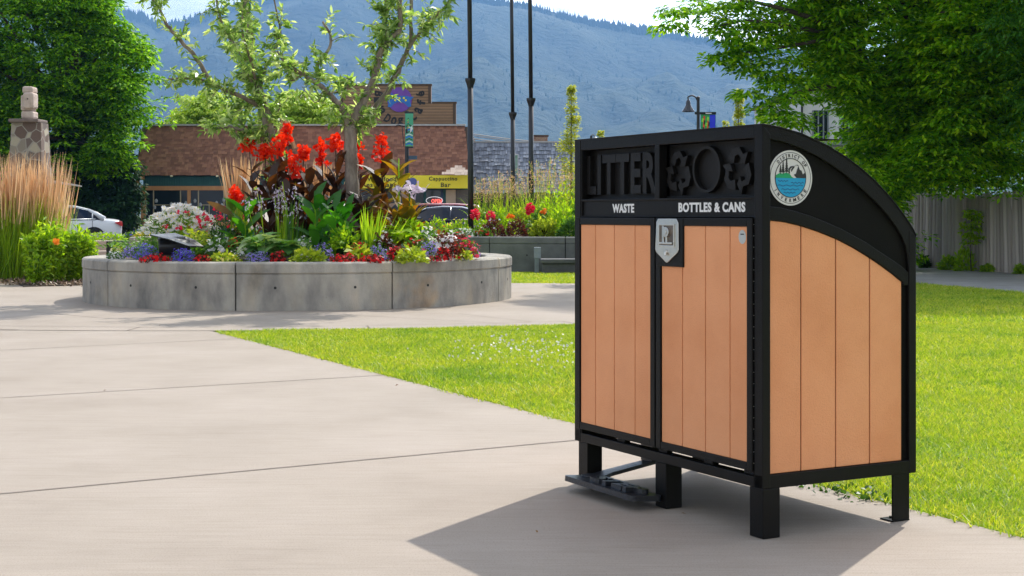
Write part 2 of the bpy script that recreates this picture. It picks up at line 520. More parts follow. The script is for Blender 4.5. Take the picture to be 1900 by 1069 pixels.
def patchy(m):
    t = m.node_tree; b = t.nodes['Principled BSDF']; g = t.nodes.new('ShaderNodeNewGeometry')
    n = t.nodes.new('ShaderNodeTexNoise'); n.inputs['Scale'].default_value = .8; n.inputs['Detail'].default_value = 6; n.inputs['Roughness'].default_value = .65
    t.links.new(g.outputs['Position'], n.inputs[0])
    r = ramp(t, [(.34, (.62, .78, .7)), (.48, (1, 1, 1)), (.60, (1.08, 1.02, 1.0)), (.72, (1.35, 1.12, 1.6))]); t.links.new(n.outputs['Fac'], r.inputs[0])
    cur = b.inputs['Base Color'].links[0].from_socket
    k = t.nodes.new('ShaderNodeMixRGB'); k.blend_type = 'MULTIPLY'; k.inputs[0].default_value = 1
    t.links.new(cur, k.inputs[1]); t.links.new(r.outputs[0], k.inputs[2])
    for l in list(cur.links):
        if l.to_node != k: 
            s_ = l.to_socket; t.links.new(k.outputs[0], s_)
patchy(MATS['grass_blade'])
# ---------------------------------------------------------------- mountain
def ridge_y(px):
    pts = [(-3500, 210), (-1400, 150), (-500, 60), (0, 5), (180, 8), (265, 30), (292, 45), (330, 40), (372, 30), (430, 10), (520, -12), (640, -30), (760, -22), (880, -3), (985, 11), (1040, 27), (1150, 46), (1260, 64), (1330, 78), (1450, 92), (1600, 110), (1900, 150), (2600, 240), (4200, 330)]
    for (a, b), (c, d) in zip(pts, pts[1:]):
        if a <= px <= c: return b + (d - b) * (px - a) / (c - a)
    return 330
RY = 6000.
pxs = np.concatenate([np.arange(-3400, 0, 60), np.arange(0, 1900, 4), np.arange(1900, 4200, 60)])
rows = 70
V = []
for j in range(rows):
    t = j / (rows - 1)
    for px in pxs:
        Yd = 2300 + (RY - 2300) * t
        X = (px - CX) / F * Yd
        top = ZH(ridge_y(px), RY)
        h = top * (t ** 1.25) * .98
        w1 = t * (1 - t) * 4
        h += w1 * (260 * noise.fractal((X / 900, Yd / 1500, 1.3), 1, 2, 6) + 56 * noise.noise((X / 260, Yd / 600, 7)))
        h += 10 * t * noise.noise((X / 44, Yd / 44, 2))
        if j == rows - 1: h = top + 8 * noise.noise((X / 120, 0, 5))
        V.append((X, Yd, max(h, -.5) if j else -.5))
nx = len(pxs)
Fc = [(j * nx + i, j * nx + i + 1, (j + 1) * nx + i + 1, (j + 1) * nx + i) for j in range(rows - 1) for i in range(nx - 1)]
M_mtn = mat('mountain_forest', [(.004, .014, .008), (.016, .036, .018), (.045, .068, .034), (.15, .15, .11)], .0011, .95, 1, .03, detail=15)
MATS['mountain_forest'].node_tree.nodes['Bump'].inputs['Distance'].default_value = 24
o = link('mountain', npmesh('mountain', V, Fc), M_mtn); o['kind'] = 'structure'
# conifers that roughen the ridge line and the slope below it
k = 4200
tp = RNG.uniform(150, 1650, k); tt = np.where(RNG.uniform(size=k) < .5, RNG.uniform(.985, 1.0, k), RNG.uniform(.35, 1, k))
V2 = []; F2 = []
arr = np.array(V).reshape(rows, nx, 3)
for i in range(k):
    fj = tt[i] * (rows - 1); j = min(int(fj), rows - 2); fi = fj - j
    xi = np.searchsorted(pxs, tp[i]); 
    a0, a1 = arr[j, xi], arr[j + 1, xi]
    p = a0 * (1 - fi) + a1 * fi
    p = p + np.array([RNG.uniform(-8, 8), 0, -4])
    hh = RNG.uniform(15, 32) if tt[i] > .98 else RNG.uniform(8, 18); rr = hh * .24; n0 = len(V2)
    for q in range(5):
        V2.append((p[0] + rr * math.cos(q * 1.2566), p[1] + rr * math.sin(q * 1.2566), p[2]))
    V2.append((p[0], p[1], p[2] + hh))
    F2 += [(n0 + q, n0 + (q + 1) % 5, n0 + 5) for q in range(5)]
o = link('forest', npmesh('forest', V2, F2), leafmat('far_conifer', [(.006, .02, .010), (.02, .045, .02)], tr=0, spec=0, rough=1), None); o['kind'] = 'stuff'
# ---------------------------------------------------------------- the litter enclosure
M_blk = mat('black_powder_coat', [(.006, .0055, .005), (.010, .009, .008)], 1.4, .34, .22, 300, spec=.13)
M_blkd = mat('black_inner_sheet', [(.004, .0036, .0032), (.007, .006, .005)], 5, .6, .2, 260, spec=.10)
M_wood = mat('wood_composite', [(.76, .30, .12), (.82, .345, .15), (.86, .375, .17)], 2.2, .7, .3, 160)
M_steel = mat('stainless_steel', [(.62, .60, .56), (.72, .70, .66)], 20, .28, metal=1)
M_wht = mat('white_vinyl', [(.78, .77, .74), (.84, .83, .80)], 20, .5)
W, D = 1.327, .742
def board_variation(m):
    t = m.node_tree; b = t.nodes['Principled BSDF']; g = t.nodes.new('ShaderNodeNewGeometry')
    r = ramp(t, [(0, (.90, .88, .86)), (.5, (1, .99, .97)), (1, (1.0, 1.03, 1.05))]); t.links.new(g.outputs['Random Per Island'], r.inputs[0])
    tc = t.nodes.new('ShaderNodeTexCoord'); n = t.nodes.new('ShaderNodeTexNoise'); n.inputs['Scale'].default_value = 230; n.inputs['Detail'].default_value = 4
    t.links.new(tc.outputs['Object'], n.inputs[0]); r2 = ramp(t, [(.30, (.86, .86, .86)), (.45, (1, 1, 1)), (.62, (1, 1, 1)), (.78, (1.12, 1.12, 1.12))]); t.links.new(n.outputs['Fac'], r2.inputs[0])
    # dust and rain marks near the feet of the boards
    mp = t.nodes.new('ShaderNodeMapping'); mp.inputs['Scale'].default_value = (4, 4, 3); t.links.new(tc.outputs['Object'], mp.inputs[0])
    n3 = t.nodes.new('ShaderNodeTexNoise'); n3.inputs['Scale'].default_value = 1; n3.inputs['Detail'].default_value = 5; t.links.new(mp.outputs[0], n3.inputs[0])
    r3 = ramp(t, [(.32, (.95, .945, .95)), (.5, (1, 1, 1)), (.72, (1.02, 1.03, 1.05))]); t.links.new(n3.outputs['Fac'], r3.inputs[0])
    cur = b.inputs['Base Color'].links[0].from_socket
    for x in (r, r2, r3):
        k = t.nodes.new('ShaderNodeMixRGB'); k.blend_type = 'MULTIPLY'; k.inputs[0].default_value = .8
        t.links.new(cur, k.inputs[1]); t.links.new(x.outputs[0], k.inputs[2]); cur = k.outputs[0]
    t.links.new(cur, b.inputs['Base Color'])
board_variation(M_wood)
BROT = math.atan2(-.8795, .4753)
bin_ = thing('litter_bin', 'large black litter and recycling enclosure with tan plank panels, standing on the walkway', 'litter bin', (.276, 6.485, 0), rz=BROT)
def bpart(mb, name, m, parent=bin_, bevel=.002, **k): return mb.build(name, m, parent, world=False, bevel=bevel, **k)
ARC = [(-.0, 1.506), (.072, 1.498), (.177, 1.477), (.306, 1.433), (.40, 1.390), (.474, 1.347), (.54, 1.302), (.594, 1.258), (.645, 1.212), (.686, 1.170), (.725, 1.125), (.742, 1.098)]
INN = [(.036, 1.452), (.11, 1.440), (.184, 1.419), (.26, 1.391), (.327, 1.360), (.40, 1.320), (.473, 1.272), (.54, 1.225), (.594, 1.180), (.64, 1.132), (.668, 1.098), (.690, 1.058), (.7, 1.02), (.706, .965)]
BAR = [(.036, 1.208), (.09, 1.203), (.154, 1.190), (.225, 1.173), (.298, 1.150), (.37, 1.125), (.444, 1.094), (.50, 1.070), (.549, 1.043), (.61, 1.012), (.67, .980), (.706, .955)]
WOO = [(.036, 1.157), (.10, 1.152), (.184, 1.136), (.27, 1.113), (.353, 1.086), (.44, 1.050), (.518, 1.012), (.575, .981), (.625, .952), (.678, .918)]
def wz(v):
    for (a, b), (c, d) in zip(WOO, WOO[1:]):
        if a <= v <= c: return b + (d - b) * (v - a) / (c - a)
    return WOO[-1][1]
for side in (1, 0):
    x1 = W if side else .05
    x0 = x1 - .05
    s = 1 if side else -1
    xo = x1 if side else x0         # outer face
    def slab(poly, inset, th, mb): 
        a = xo - s * inset
        mb.prism(poly, a, a - s * th, 'x')
    mb = MB()
    slab(ARC + INN[::-1], .002, .046, mb)
    slab([(0, .1815), (.742, .1815), (.742, .232), (0, .232)], .001, .048, mb)
    slab(BAR + [(.706, .905), (.678, .905)] + WOO[::-1], .003, .030, mb)
    slab([(0, .183), (.036, .183), (.036, 1.47), (0, 1.504)], .0, .05, mb)
    slab([(.706, .183), (.7425, .183), (.7425, 1.096), (.706, 1.12)], .0, .05, mb)
    bpart(mb, 'side_frame', M_blk, bevel=.003)
    mb = MB()
    slab([(.02, .2), (.73, .2), (.73, 1.09)] + [(v, z - .012) for v, z in ARC[::-1] if v < .72 and v > .02] + [(.02, 1.49)], .016, .004, mb)
    bpart(mb, 'side_sheet', M_blkd, bevel=0)
    mb = MB()
    seams = [.0375, .185, .350, .516, .6775]
    for a, b in zip(seams, seams[1:]):
        a += .0026; b -= .0026
        top = [(a + (b - a) * i / 6, wz(a + (b - a) * i / 6) - .001) for i in range(7)]
        slab([(a, .2335)] + [(b, .2335)] + top[::-1], .010, .018, mb)
    bpart(mb, 'side_planks', M_wood, bevel=.0022)
# lid sheet following the arc, back sheet, floor, front box
mb = MB()
out = [(v, z + .0015) for v, z in ARC]; inn = [(v, z - .004) for v, z in ARC]
out[0] = (-.0005, 1.5075)
mb.prism(out + inn[::-1], -.0015, W + .0015, 'x')
bpart(mb, 'lid', M_blk, bevel=.001)
mb = MB(); mb.box(.02, W - .02, .744, .748, .19, 1.10)
bpart(mb, 'back_sheet', M_blkd)
mb = MB()
mb.box(.05, 1.277, .0015, .045, 1.4575, 1.503)              # top rail
mb.box(.628, .662, .001, .040, 1.242, 1.4575)
mb.box(.05, 1.277, .002, .05, 1.2345, 1.243)
mb.box(.05, 1.277, .0025, .05, 1.1665, 1.1715)
mb.box(.05, 1.277, .0, .05, .183, .2215)                     # bottom rail
for x in (.33, .64, .95, 1.20): mb.box(x, x + .06, .012, .04, .2213, .25)
mb.box(.625, .66, .02, .06, .235, 1.165)
mb.box(.05, .058, .003, .05, .2, 1.4575)
bpart(mb, 'front_frame', M_blk, bevel=.003)
# throat boxes behind the openings
mb = MB()
mb.box(.05, 1.277, .051, .40, 1.2345, 1.2375)
mb.box(.05, 1.277, .042, .40, 1.459, 1.462)
mb.box(.05, 1.277, .55, .553, .235, 1.3)
mb.box(.05, 1.277, .06, .55, .236, .239)
bpart(mb, 'inner_liner', M_blkd, bevel=0)
for (x0, x1, wh) in ((.046, .627, 0), (.6625, 1.276, 1)):
    mb = MB(); mb.box(x0 + (.002 if not wh else 0), x1, .050, .054, 1.2445, 1.4565)
    mb.box(x0 + .004, x1 - .002, .036, .0498, 1.2436, 1.250)
    if not wh:
        text_parts('LITTER', .545, .17, .022, .035, Matrix.Translation((.058, .050, 1.264)), mb)
    else:
        n = 40; r0, r1 = .091, .079; c = (.942, 1.352)
        for ya in (.028,):
            prof = [(r1, 0), (r0, 0), (r0, .022), (r1, .022)]
            MM = Matrix.Translation((c[0], .028, c[1])) @ Matrix.Rotation(R(-90), 4, 'X')
            mb.lathe(prof, n, M=MM, close=True)
        for cxx in (.752, 1.136):
            # three folded chasing arrows
            for q in range(3):
                A = R(90 + 120 * q)
                def pt(r, t): return (cxx + r * math.cos(A + R(t)), 1.343 + r * math.sin(A + R(t)))
                poly = [pt(.036, 38), pt(.074, 52), pt(.088, 18), pt(.088, -8), pt(.070, -30), pt(.094, -44), pt(.052, -62), pt(.028, -22), pt(.050, -28), pt(.060, -4), pt(.056, 14)]
                mb.prism(poly, .030, .050, 'y')
    bpart(mb, 'chute_flap', mat('cast_flap', [(.007, .006, .005), (.011, .010, .009)], 4, .42, .3, 260, spec=.2), bevel=.0012)
mb = MB(); mb.box(.058, 1.277, .010, .014, 1.1712, 1.2348)
bd = bpart(mb, 'label_band', M_blk, bevel=0)
mb = text_parts('WASTE', .167, .038, .0012, .04, Matrix.Translation((.298, .0098, 1.1845)))
bpart(mb, 'lettering', M_wht, bd, bevel=0)
mb = text_parts('BOTTLES & CANS', .428, .038, .0012, .04, Matrix.Translation((.785, .0098, 1.1865)))
bpart(mb, 'lettering', M_wht, bd, bevel=0)
# doors
def door(x0, x1, seams, notch):
    mb = MB()
    y0, y1 = -.006, .022
    z0, z1 = .2395, 1.1645
    bw = .033
    mb.box(x0, x0 + bw, y0, y1, z0, z1); mb.box(x1 - bw, x1, y0, y1, z0, z1)
    mb.box(x0 + bw, x1 - bw, y0 + .0005, y1, z0, z0 + .029); mb.box(x0 + bw, x1 - bw, y0 + .0005, y1, z1 - .031, z1)
    if notch: mb.box(x0 + .002, .838, y0 - .0015, y1 - .001, .971, z1 - .001)
    d = bpart(mb, 'door', M_blk, bevel=.003)
    mb = MB()
    for a, b in zip(seams, seams[1:]):
        zt = 1.1335
        mb.prism([(a + .0024, .2685), (b - .0024, .2685), (b - .0024, zt), (a + .0024, zt)], .000, .016, 'y')
    bpart(mb, 'door_planks', M_wood, d, bevel=.0022)
    mb = MB(); mb.box(x0 + .01, x1 - .01, .018, .021, .25, 1.15); bpart(mb, 'backing_sheet', M_blkd, d, bevel=0)
    return d
d1 = door(.020, .638, [.0535, .175, .326, .485, .6045], False)
d2 = door(.646, 1.2725, [.6795, .824, .976, 1.131, 1.239], True)
mb = MB()
for i in range(22): mb.tube([(1.2752, -.002, .27 + i * .0415), (1.2752, .004, .27 + i * .0415)], .0012, 8)
bpart(mb, 'hinge_pins', M_steel, d2, bevel=0)
# latch: pentagon plate with raised rim, recess and T handle
lx, yy = .731, -.0078
mb = MB()
Lp = [(-.072, .155), (-.060, .168), (.066, .168), (.080, .152), (.082, .045), (.074, .034), (.006, -.006), (-.004, -.006), (-.074, .034), (-.080, .045)]
mb.prism([(lx + a, .993 + b) for a, b in Lp], yy, yy - .004, 'y')
l1 = bpart(mb, 'latch', M_steel, d2, bevel=.0015)
mb = MB()
for (a0, a1, b0, b1) in ((-.052, -.046, .056, .148), (.052, .058, .056, .148), (-.046, .052, .056, .062), (-.046, .052, .142, .148)):
    mb.box(lx + a0, lx + a1, yy - .0085, yy - .0042, .993 + b0, .993 + b1)
mb.box(lx - .022, lx - .010, yy - .011, yy - .0052, 1.062, 1.133)
mb.box(lx - .040, lx + .048, yy - .013, yy - .0053, 1.060, 1.068)
mb.box(lx + .0, lx + .012, yy - .010, yy - .0051, 1.068, 1.11)
mb.tube([(lx + .006, yy - .004, 1.108), (lx + .006, yy - .014, 1.108)], .021, 20)
mb.tube([(lx + .006, yy - .0142, 1.108), (lx + .006, yy - .017, 1.108)], .010, 14)
mb.tube([(lx - .001, yy - .004, 1.028), (lx - .001, yy - .012, 1.028)], .011, 14)
mb.tube([(lx + .004, yy - .013, 1.030), (lx + .006, yy - .014, 1.015)], .004, 8)
bpart(mb, 'latch_handle', M_steel, d2, bevel=.001)
mb = MB(); mb.box(lx - .045, lx + .051, yy - .0048, yy - .0042, 1.056, 1.134)
bpart(mb, 'latch_recess', mat('latch_recess', [(.10, .09, .08), (.22, .17, .13)], 30, .4, metal=.6), d2, bevel=0)
mb = MB()
pl = [(1.208 + .022 * math.cos(t * .2618), 1.095 + .026 * math.sin(t * .2618)) for t in range(24)]
mb.prism(pl, -.0012, -.0002, 'y')
bd = bpart(mb, 'badge', M_steel, d2, bevel=0)
mb = MB(); mb.box(1.198, 1.218, -.0016, -.00125, 1.103, 1.107); bpart(mb, 'badge_lettering', M_blk, d2, bevel=0)
# legs
for (x0, x1, y0, y1) in ((.027, .103, .004, .080), (.628, .705, .004, .082), (1.246, 1.3255, .003, .081)):
    mb = MB(); mb.box(x0, x1, y0, y1, .001, .1825); bpart(mb, 'leg', M_blk, bevel=.003)
for x0 in (.01, W - .085):
    xl_ = W - .014 if x0 > .5 else .005
    mb = MB(); mb.box(xl_, xl_ + .009, .628, .712, .007, .1825)
    mb.box(x0 + (.01 if x0 > .5 else -.004), x0 + (.08 if x0 > .5 else .065), .625, .714, .001, .0065)
    mb.tube([(x0 + .035, .66, .006), (x0 + .035, .66, .014)], .009, 6)
    bpart(mb, 'leg', M_blk, bevel=.002)
# foot pedal
mb = MB()
def rr(x0, x1, y0, y1, r):
    o = []
    for cx_, cy_, a in ((x1 - r, y1 - r, 0), (x0 + r, y1 - r, 90), (x0 + r, y0 + r, 180), (x1 - r, y0 + r, 270)):
        for i in range(6): t = R(a + 18 * i); o.append((cx_ + r * math.cos(t), cy_ + r * math.sin(t)))
    return o
PM = Matrix.Translation((0, 0, .052)) @ Matrix.Rotation(R(-5), 4, 'X')
mb.prism(rr(.150, .690, -.150, .005, .03), -.022, .0, 'z', M=PM)
mb.prism([(.155, -.02), (.245, -.02), (.215, .06), (.205, .36), (.150, .36), (.145, .06)], -.013, .003, 'z', M=Matrix.Translation((0, 0, .056)) @ Matrix.Rotation(R(8), 4, 'X'))
mb.tube([(.215, -.05, .051), (.215, -.05, .066)], .040, 18)
mb.tube([(.10, .30, .125), (.26, .30, .125)], .016, 12)
mb.box(.135, .225, .26, .34, .095, .18)
text_parts('STEP', .34, .095, .02, .05, PM @ Matrix.Translation((.315, -.125, 0)) @ Matrix.Rotation(R(-90), 4, 'X'), mb)
bpart(mb, 'foot_pedal', mat('pedal_iron', [(.007, .008, .010), (.016, .018, .024)], 6, .32, .3, 120), bevel=.002)
# the round emblem on the side sheet
EC = (.1385, 1.312); ER = .1015
mE = [mat('emblem_white', [(.62, .60, .56), (.66, .64, .60)], 20, .5), mat('emblem_black', [(.012, .012, .012), (.015, .015, .015)], 9, .5), mat('emblem_blue', [(.0, .29, .52), (.0, .31, .55)], 9, .5), mat('emblem_green', [(.0, .30, .10), (.0, .32, .11)], 9, .5), mat('emblem_dark_blue', [(.0, .08, .20), (.0, .09, .22)], 9, .5)]
mb = MB(); X0 = W - .0155
def ep(a, b): return (EC[0] + a * ER, EC[1] + b * ER)
def disc(r, h, m, r2=None):
    n = 64
    if r2 is None: mb.prism([ep(r * math.cos(t * 2 * math.pi / n), r * math.sin(t * 2 * math.pi / n)) for t in range(n)], X0, X0 + h, 'x', m)
    else:
        for t in range(n):
            a, b = t * 2 * math.pi / n, (t + 1) * 2 * math.pi / n
            mb.prism([ep(r2 * math.cos(a), r2 * math.sin(a)), ep(r * math.cos(a), r * math.sin(a)), ep(r * math.cos(b), r * math.sin(b)), ep(r2 * math.cos(b), r2 * math.sin(b))], X0, X0 + h, 'x', m)
def flat(pts, h, m): mb.prism([ep(*p) for p in pts], X0, X0 + h, 'x', m)
disc(1, .002, 0); disc(.93, .0026, 1, .912); disc(.715, .0036, 1, .69)
# lake
lk = [(.70 * math.cos(R(t)), .70 * math.sin(R(t))) for t in range(180, 361, 6)]
flat([(x, y) for x, y in [(.70 * math.cos(R(t)), .70 * math.sin(R(t))) for t in list(range(180, 360, 6)) + [360]]], .0030, 2)
flat([(-.68, -.0), (-.66, .10), (-.5, .17), (-.38, .15), (-.2, .19), (-.05, .15), (.05, .04), (.16, -.01)], .0033, 3)
flat([(.28, .0), (.69, -.005), (.66, .20), (.56, .13), (.50, .27), (.42, .30), (.36, .43), (.30, .30), (.25, .16), (.15, .12)], .0033, 1)
flat([(-.08, .13), (-.1, .33), (.0, .42), (.14, .44), (.06, .38), (.0, .34), (-.04, .28), (-.03, .18)], .0033, 1)
flat([(.02, .30), (.12, .42), (.20, .42), (.10, .30), (.04, .22)], .0034, 1)
flat([(.14, .44), (.30, .48), (.38, .44), (.38, .43), (.28, .46)], .0034, 1)
for (x, y, h) in ((-.46, .2, .26), (-.34, .2, .42), (-.18, .22, .52)):
    for q in range(5):
        z = y + h * q / 5.5; w_ = .055 * (1 - q / 6) * (1 + h)
        flat([(x - w_, z), (x + w_, z), (x, z + h * .33)], .0034, 1)
    flat([(x - .01, y - .08), (x + .01, y - .08), (x + .01, y + .1), (x - .01, y + .1)], .0034, 1)
for (y, x0, x1) in ((-.10, -.58, -.12), (-.16, .02, .6), (-.26, -.6, .56), (-.40, -.42, .40), (-.52, -.32, .22)):
    k = 18
    up = [(x0 + (x1 - x0) * i / k, y + .022 * math.sin(i * 1.25)) for i in range(k + 1)]
    flat(up + [(a, b - .028) for a, b in up[::-1]], .0034, 4)
def arc_text(s, a0, a1, rr_, hgt, top):
    k = len(s)
    for i, ch in enumerate(s):
        if ch == ' ': continue
        a = R(a0 + (a1 - a0) * i / (k - 1))
        cw = {'I': .022, 'M': .13, 'C': .10, 'O': .105}.get(ch, .085) * ER * 1.0
        px_, pz_ = ep(rr_ * math.cos(a), rr_ * math.sin(a))
        rot = (a - R(90)) if top else (a + R(90))
        # local text plane xz -> world plane yz at x = X0
        M = Matrix.Translation((X0 + .0026, px_, pz_)) @ Matrix.Rotation(rot, 4, 'X') @ Matrix.Rotation(R(90), 4, 'Z') @ Matrix.Translation((-cw / 2, 0, -hgt * ER / 2))
        text_parts(ch, cw, hgt * ER, .0012, .012, M, mb, 1)
arc_text('DISTRICT OF', 134, 34, .81, .125, True)
arc_text('INVERMERE', 213, 325, .81, .125, False)
mb.build('emblem', mE, bin_, world=False, fix=False)
# ---------------------------------------------------------------- round concrete planter
def planter_mat():
    m = mat('planter_concrete', [(.18, .17, .15), (.31, .285, .245), (.41, .375, .315), (.50, .455, .385)], 1.9, .9, .6, 70, detail=10, stretch=(1, 1, .6))
    t = m.node_tree; b = t.nodes['Principled BSDF']
    tc = t.nodes.new('ShaderNodeTexCoord')
    cur = b.inputs['Base Color'].links[0].from_socket
    # pits and vertical weather streaks
    v = t.nodes.new('ShaderNodeTexVoronoi'); v.inputs['Scale'].default_value = 17
    t.links.new(tc.outputs['Object'], v.inputs[0])
    r = ramp(t, [(.045, (.35, .33, .3)), (.075, (1, 1, 1)), (1, (1, 1, 1))])
    t.links.new(v.outputs['Distance'], r.inputs[0])
    mp = t.nodes.new('ShaderNodeMapping'); mp.inputs['Scale'].default_value = (2.4, 2.4, .9)
    t.links.new(tc.outputs['Object'], mp.inputs[0])
    n = t.nodes.new('ShaderNodeTexNoise'); n.inputs['Scale'].default_value = 2; n.inputs['Detail'].default_value = 6
    t.links.new(mp.outputs[0], n.inputs[0])
    r2 = ramp(t, [(.32, (.62, .63, .66)), (.5, (1, 1, 1)), (.70, (1.18, 1.10, .98))])
    t.links.new(n.outputs['Fac'], r2.inputs[0])
    ob = t.nodes.new('ShaderNodeVectorMath'); ob.operation = 'DISTANCE'; ob.inputs[1].default_value = (PX(800, 18.4), 18.25, .16)
    gm = t.nodes.new('ShaderNodeNewGeometry'); t.links.new(gm.outputs['Position'], ob.inputs[0])
    nn = t.nodes.new('ShaderNodeTexNoise'); nn.inputs['Scale'].default_value = 5; t.links.new(gm.outputs['Position'], nn.inputs[0])
    ad = t.nodes.new('ShaderNodeMath'); ad.operation = 'MULTIPLY_ADD'; ad.inputs[1].default_value = .7; t.links.new(nn.outputs['Fac'], ad.inputs[0]); t.links.new(ob.outputs['Value'], ad.inputs[2])
    r9 = ramp(t, [(.38, (1.25, .82, .45)), (.72, (1, 1, 1))]); t.links.new(ad.outputs[0], r9.inputs[0])
    for x in (r, r2, r9):
        k = t.nodes.new('ShaderNodeMixRGB'); k.blend_type = 'MULTIPLY'; k.inputs[0].default_value = .8
        t.links.new(cur, k.inputs[1]); t.links.new(x.outputs[0], k.inputs[2]); cur = k.outputs[0]
    t.links.new(cur, b.inputs['Base Color'])
    return m
M_conc = planter_mat()
M_rust = mat('planter_stain', [(.30, .20, .11), (.27, .22, .16)], 3, .9)
M_dark = mat('dark_gap', [(.02, .02, .018), (.03, .03, .027)], 4, .9)
PC, PR = Vector((-2.975, 20.76, 0)), 2.967
def front_angle(px, C=PC, r=PR):
    s = (px - CX) / F                    # X = s*Y meets the circle in front
    A = 1 + s * s; B = -2 * (s * C.x + C.y); Cc = C.x ** 2 + C.y ** 2 - r * r
    Y = (-B - math.sqrt(max(0, B * B - 4 * A * Cc))) / (2 * A)
    return math.atan2(Y - C.y, s * Y - C.x)
def round_planter(C, r, h, joints, label, rim=.36, cat='planter', mc=None):
    mc = mc or M_conc
    pl = thing('round_planter', label, cat, tuple(C))
    gp = .009 / r
    prof = [(r - rim, h - .12), (r - rim, h - .012), (r - rim + .012, h), (r - .015, h), (r + .008, h - .02), (r + .010, h - .125), (r - .002, h - .137), (r - .010, h - .139), (r - .010, h - .147), (r, h - .152), (r, .002), (r - .2, .002), (r - .2, h - .12)]
    js = sorted(joints)
    for a, b in zip(js, js[1:] + [js[0] + 2 * math.pi]):
        n = max(4, int((b - a) * r / .12))
        mb = MB(); mb.lathe(prof, n, (C.x, C.y), 0, a + gp, b - gp, close=True)
        mb.build('wall_segment', mc, pl, bevel=.008)
    mb = MB(); mb.lathe([(r - .03, .01), (r - .03, h - .03)], 64, (C.x, C.y)); mb.build('joint_filler', M_dark, pl)
    mb = MB()
    for a, b in zip(js, js[1:] + [js[0] + 2 * math.pi]):
        k = max(1, round((b - a) * r / 1.15))
        for i in range(k):
            t = a + (b - a) * (i + .5) / k
            d = Vector((math.cos(t), math.sin(t), 0))
            c = C + d * r + Vector((0, 0, h * .48))
            mb.tube([c - d * .02, c + d * .0012], .017, 12)
    mb.build('tie_holes', M_dark, pl)
    mb = MB(); mb.lathe([(.01, h + .06), (r * .5, h + .03), (r - rim - .02, h - .05), (r - rim + .003, h - .06)], 48, (C.x, C.y)); mb.build('soil', M_soil, pl)
    return pl
j = [front_angle(x) for x in (200, 437, 728, 925)]
st = (j[2] - j[1])
js = j + [j[3] + st * .95 * q for q in (1, 2, 3)] + [j[3] + st * 4.0]
js = sorted(set(round(x % (2 * math.pi), 4) for x in js))
js2 = [js[0]]
for x in js[1:]:
    if x - js2[-1] > .35: js2.append(x)
main_planter = round_planter(PC, PR, .59, js2, 'big round concrete planter full of flowers and two small trees')

# ---------------------------------------------------------------- plants
LM = {
 'green': leafmat('leaf_green', [(.04, .12, .015), (.08, .20, .025), (.14, .28, .04)]),
 'broad': leafmat('leaf_broad', [(.02, .10, .012), (.05, .20, .02), (.11, .32, .03)], (1.6, 1.8, .4), .42, spec=.5),
 'dark': leafmat('leaf_dark', [(.018, .055, .012), (.04, .11, .025), (.07, .15, .04)]),
 'lime': leafmat('leaf_lime', [(.24, .36, .02), (.38, .50, .03), (.52, .60, .06)], (1.3, 1.2, .5)),
 'yellow': leafmat('leaf_yellow', [(.5, .48, .03), (.7, .62, .05)], (1.1, 1, .4)),
 'hosta': leafmat('leaf_hosta', [(.07, .20, .04), (.16, .34, .08), (.50, .60, .30)]),
 'bronze': leafmat('leaf_bronze', [(.012, .006, .007), (.028, .011, .010), (.07, .03, .014), (.14, .06, .015)], (1.5, 1.0, .35), .35, spec=.6),
 'olive': leafmat('leaf_olive', [(.09, .10, .01), (.20, .17, .015), (.28, .13, .02)], (2.0, 1.5, .35), .5),
 'maroon': leafmat('leaf_maroon', [(.05, .015, .012), (.12, .03, .02), (.16, .08, .03)], (1.6, 1, .6), .35),
 'tan': leafmat('plume_tan', [(.50, .31, .18), (.68, .46, .28), (.82, .64, .44)], (1.2, 1.0, .7), .35),
 'reed': leafmat('leaf_reed', [(.17, .28, .02), (.32, .44, .03), (.50, .55, .07)], (1.3, 1.2, .4), .6),
 'sun': leafmat('leaf_sunny', [(.17, .34, .015), (.32, .52, .025), (.50, .66, .05)], (1.3, 1.25, .35), .6),
 'willow': leafmat('leaf_willow', [(.10, .21, .04), (.31, .46, .13), (.72, .80, .48)], (1.25, 1.3, .55), .58, rough=.3, spec=.6),
}
def petal(nm, c1, c2, tr=.35): return leafmat(nm, [c1, c2], (1.2, 1.1, 1.1), tr, rough=.6, spec=.2)
FM = {
 'red': petal('petal_red', (.55, .004, .008), (.82, .02, .02)),
 'canna': petal('petal_scarlet', (.78, .012, .004), (.95, .075, .008), .45),
 'white': petal('petal_white', (.84, .84, .83), (.92, .92, .91), .5),
 'blue': petal('petal_blue_violet', (.085, .06, .50), (.20, .15, .72)),
 'lav': petal('petal_lavender', (.20, .15, .55), (.42, .34, .75)),
 'pink': petal('petal_crimson_pink', (.70, .015, .05), (.85, .05, .12)),
 'yel': petal('petal_yellow', (.80, .62, .04), (.90, .80, .25)),
 'lilac': petal('petal_pale_lilac', (.55, .45, .62), (.75, .68, .78)),
 'orange': petal('petal_orange', (.85, .22, .02), (.90, .35, .03)),
 'cream': petal('petal_cream', (.75, .72, .45), (.85, .82, .6)),
}
def star(q=6, in_=.35):
    o = []
    for i in range(q * 2):
        a = math.pi * i / q; r = .5 if i % 2 == 0 else in_
        o.append((r * math.cos(a), r * math.sin(a), .08 if i % 2 == 0 else 0))
    return np.array(o)
ST5, ST9 = star(5, .33), star(9, .34)
def blooms(name, pos, m, parent, size, d=None, tv=ST5, per=1):
    """flat star flowers facing roughly d"""
    pos = np.asarray(pos); k = len(pos)
    nrm = rdir(k, .9) if d is None else d
    dd = np.cross(nrm, rdir(k)); 
    V, Fc = scat(tv, pos, dd, nrm, size * RNG.uniform(.75, 1.2, k), 1)
    s = size * RNG.uniform(.75, 1.2, k)
    V, Fc = scat(tv, pos, dd, nrm, s, s)
    return link(name, npmesh(name, V, Fc), m, parent)

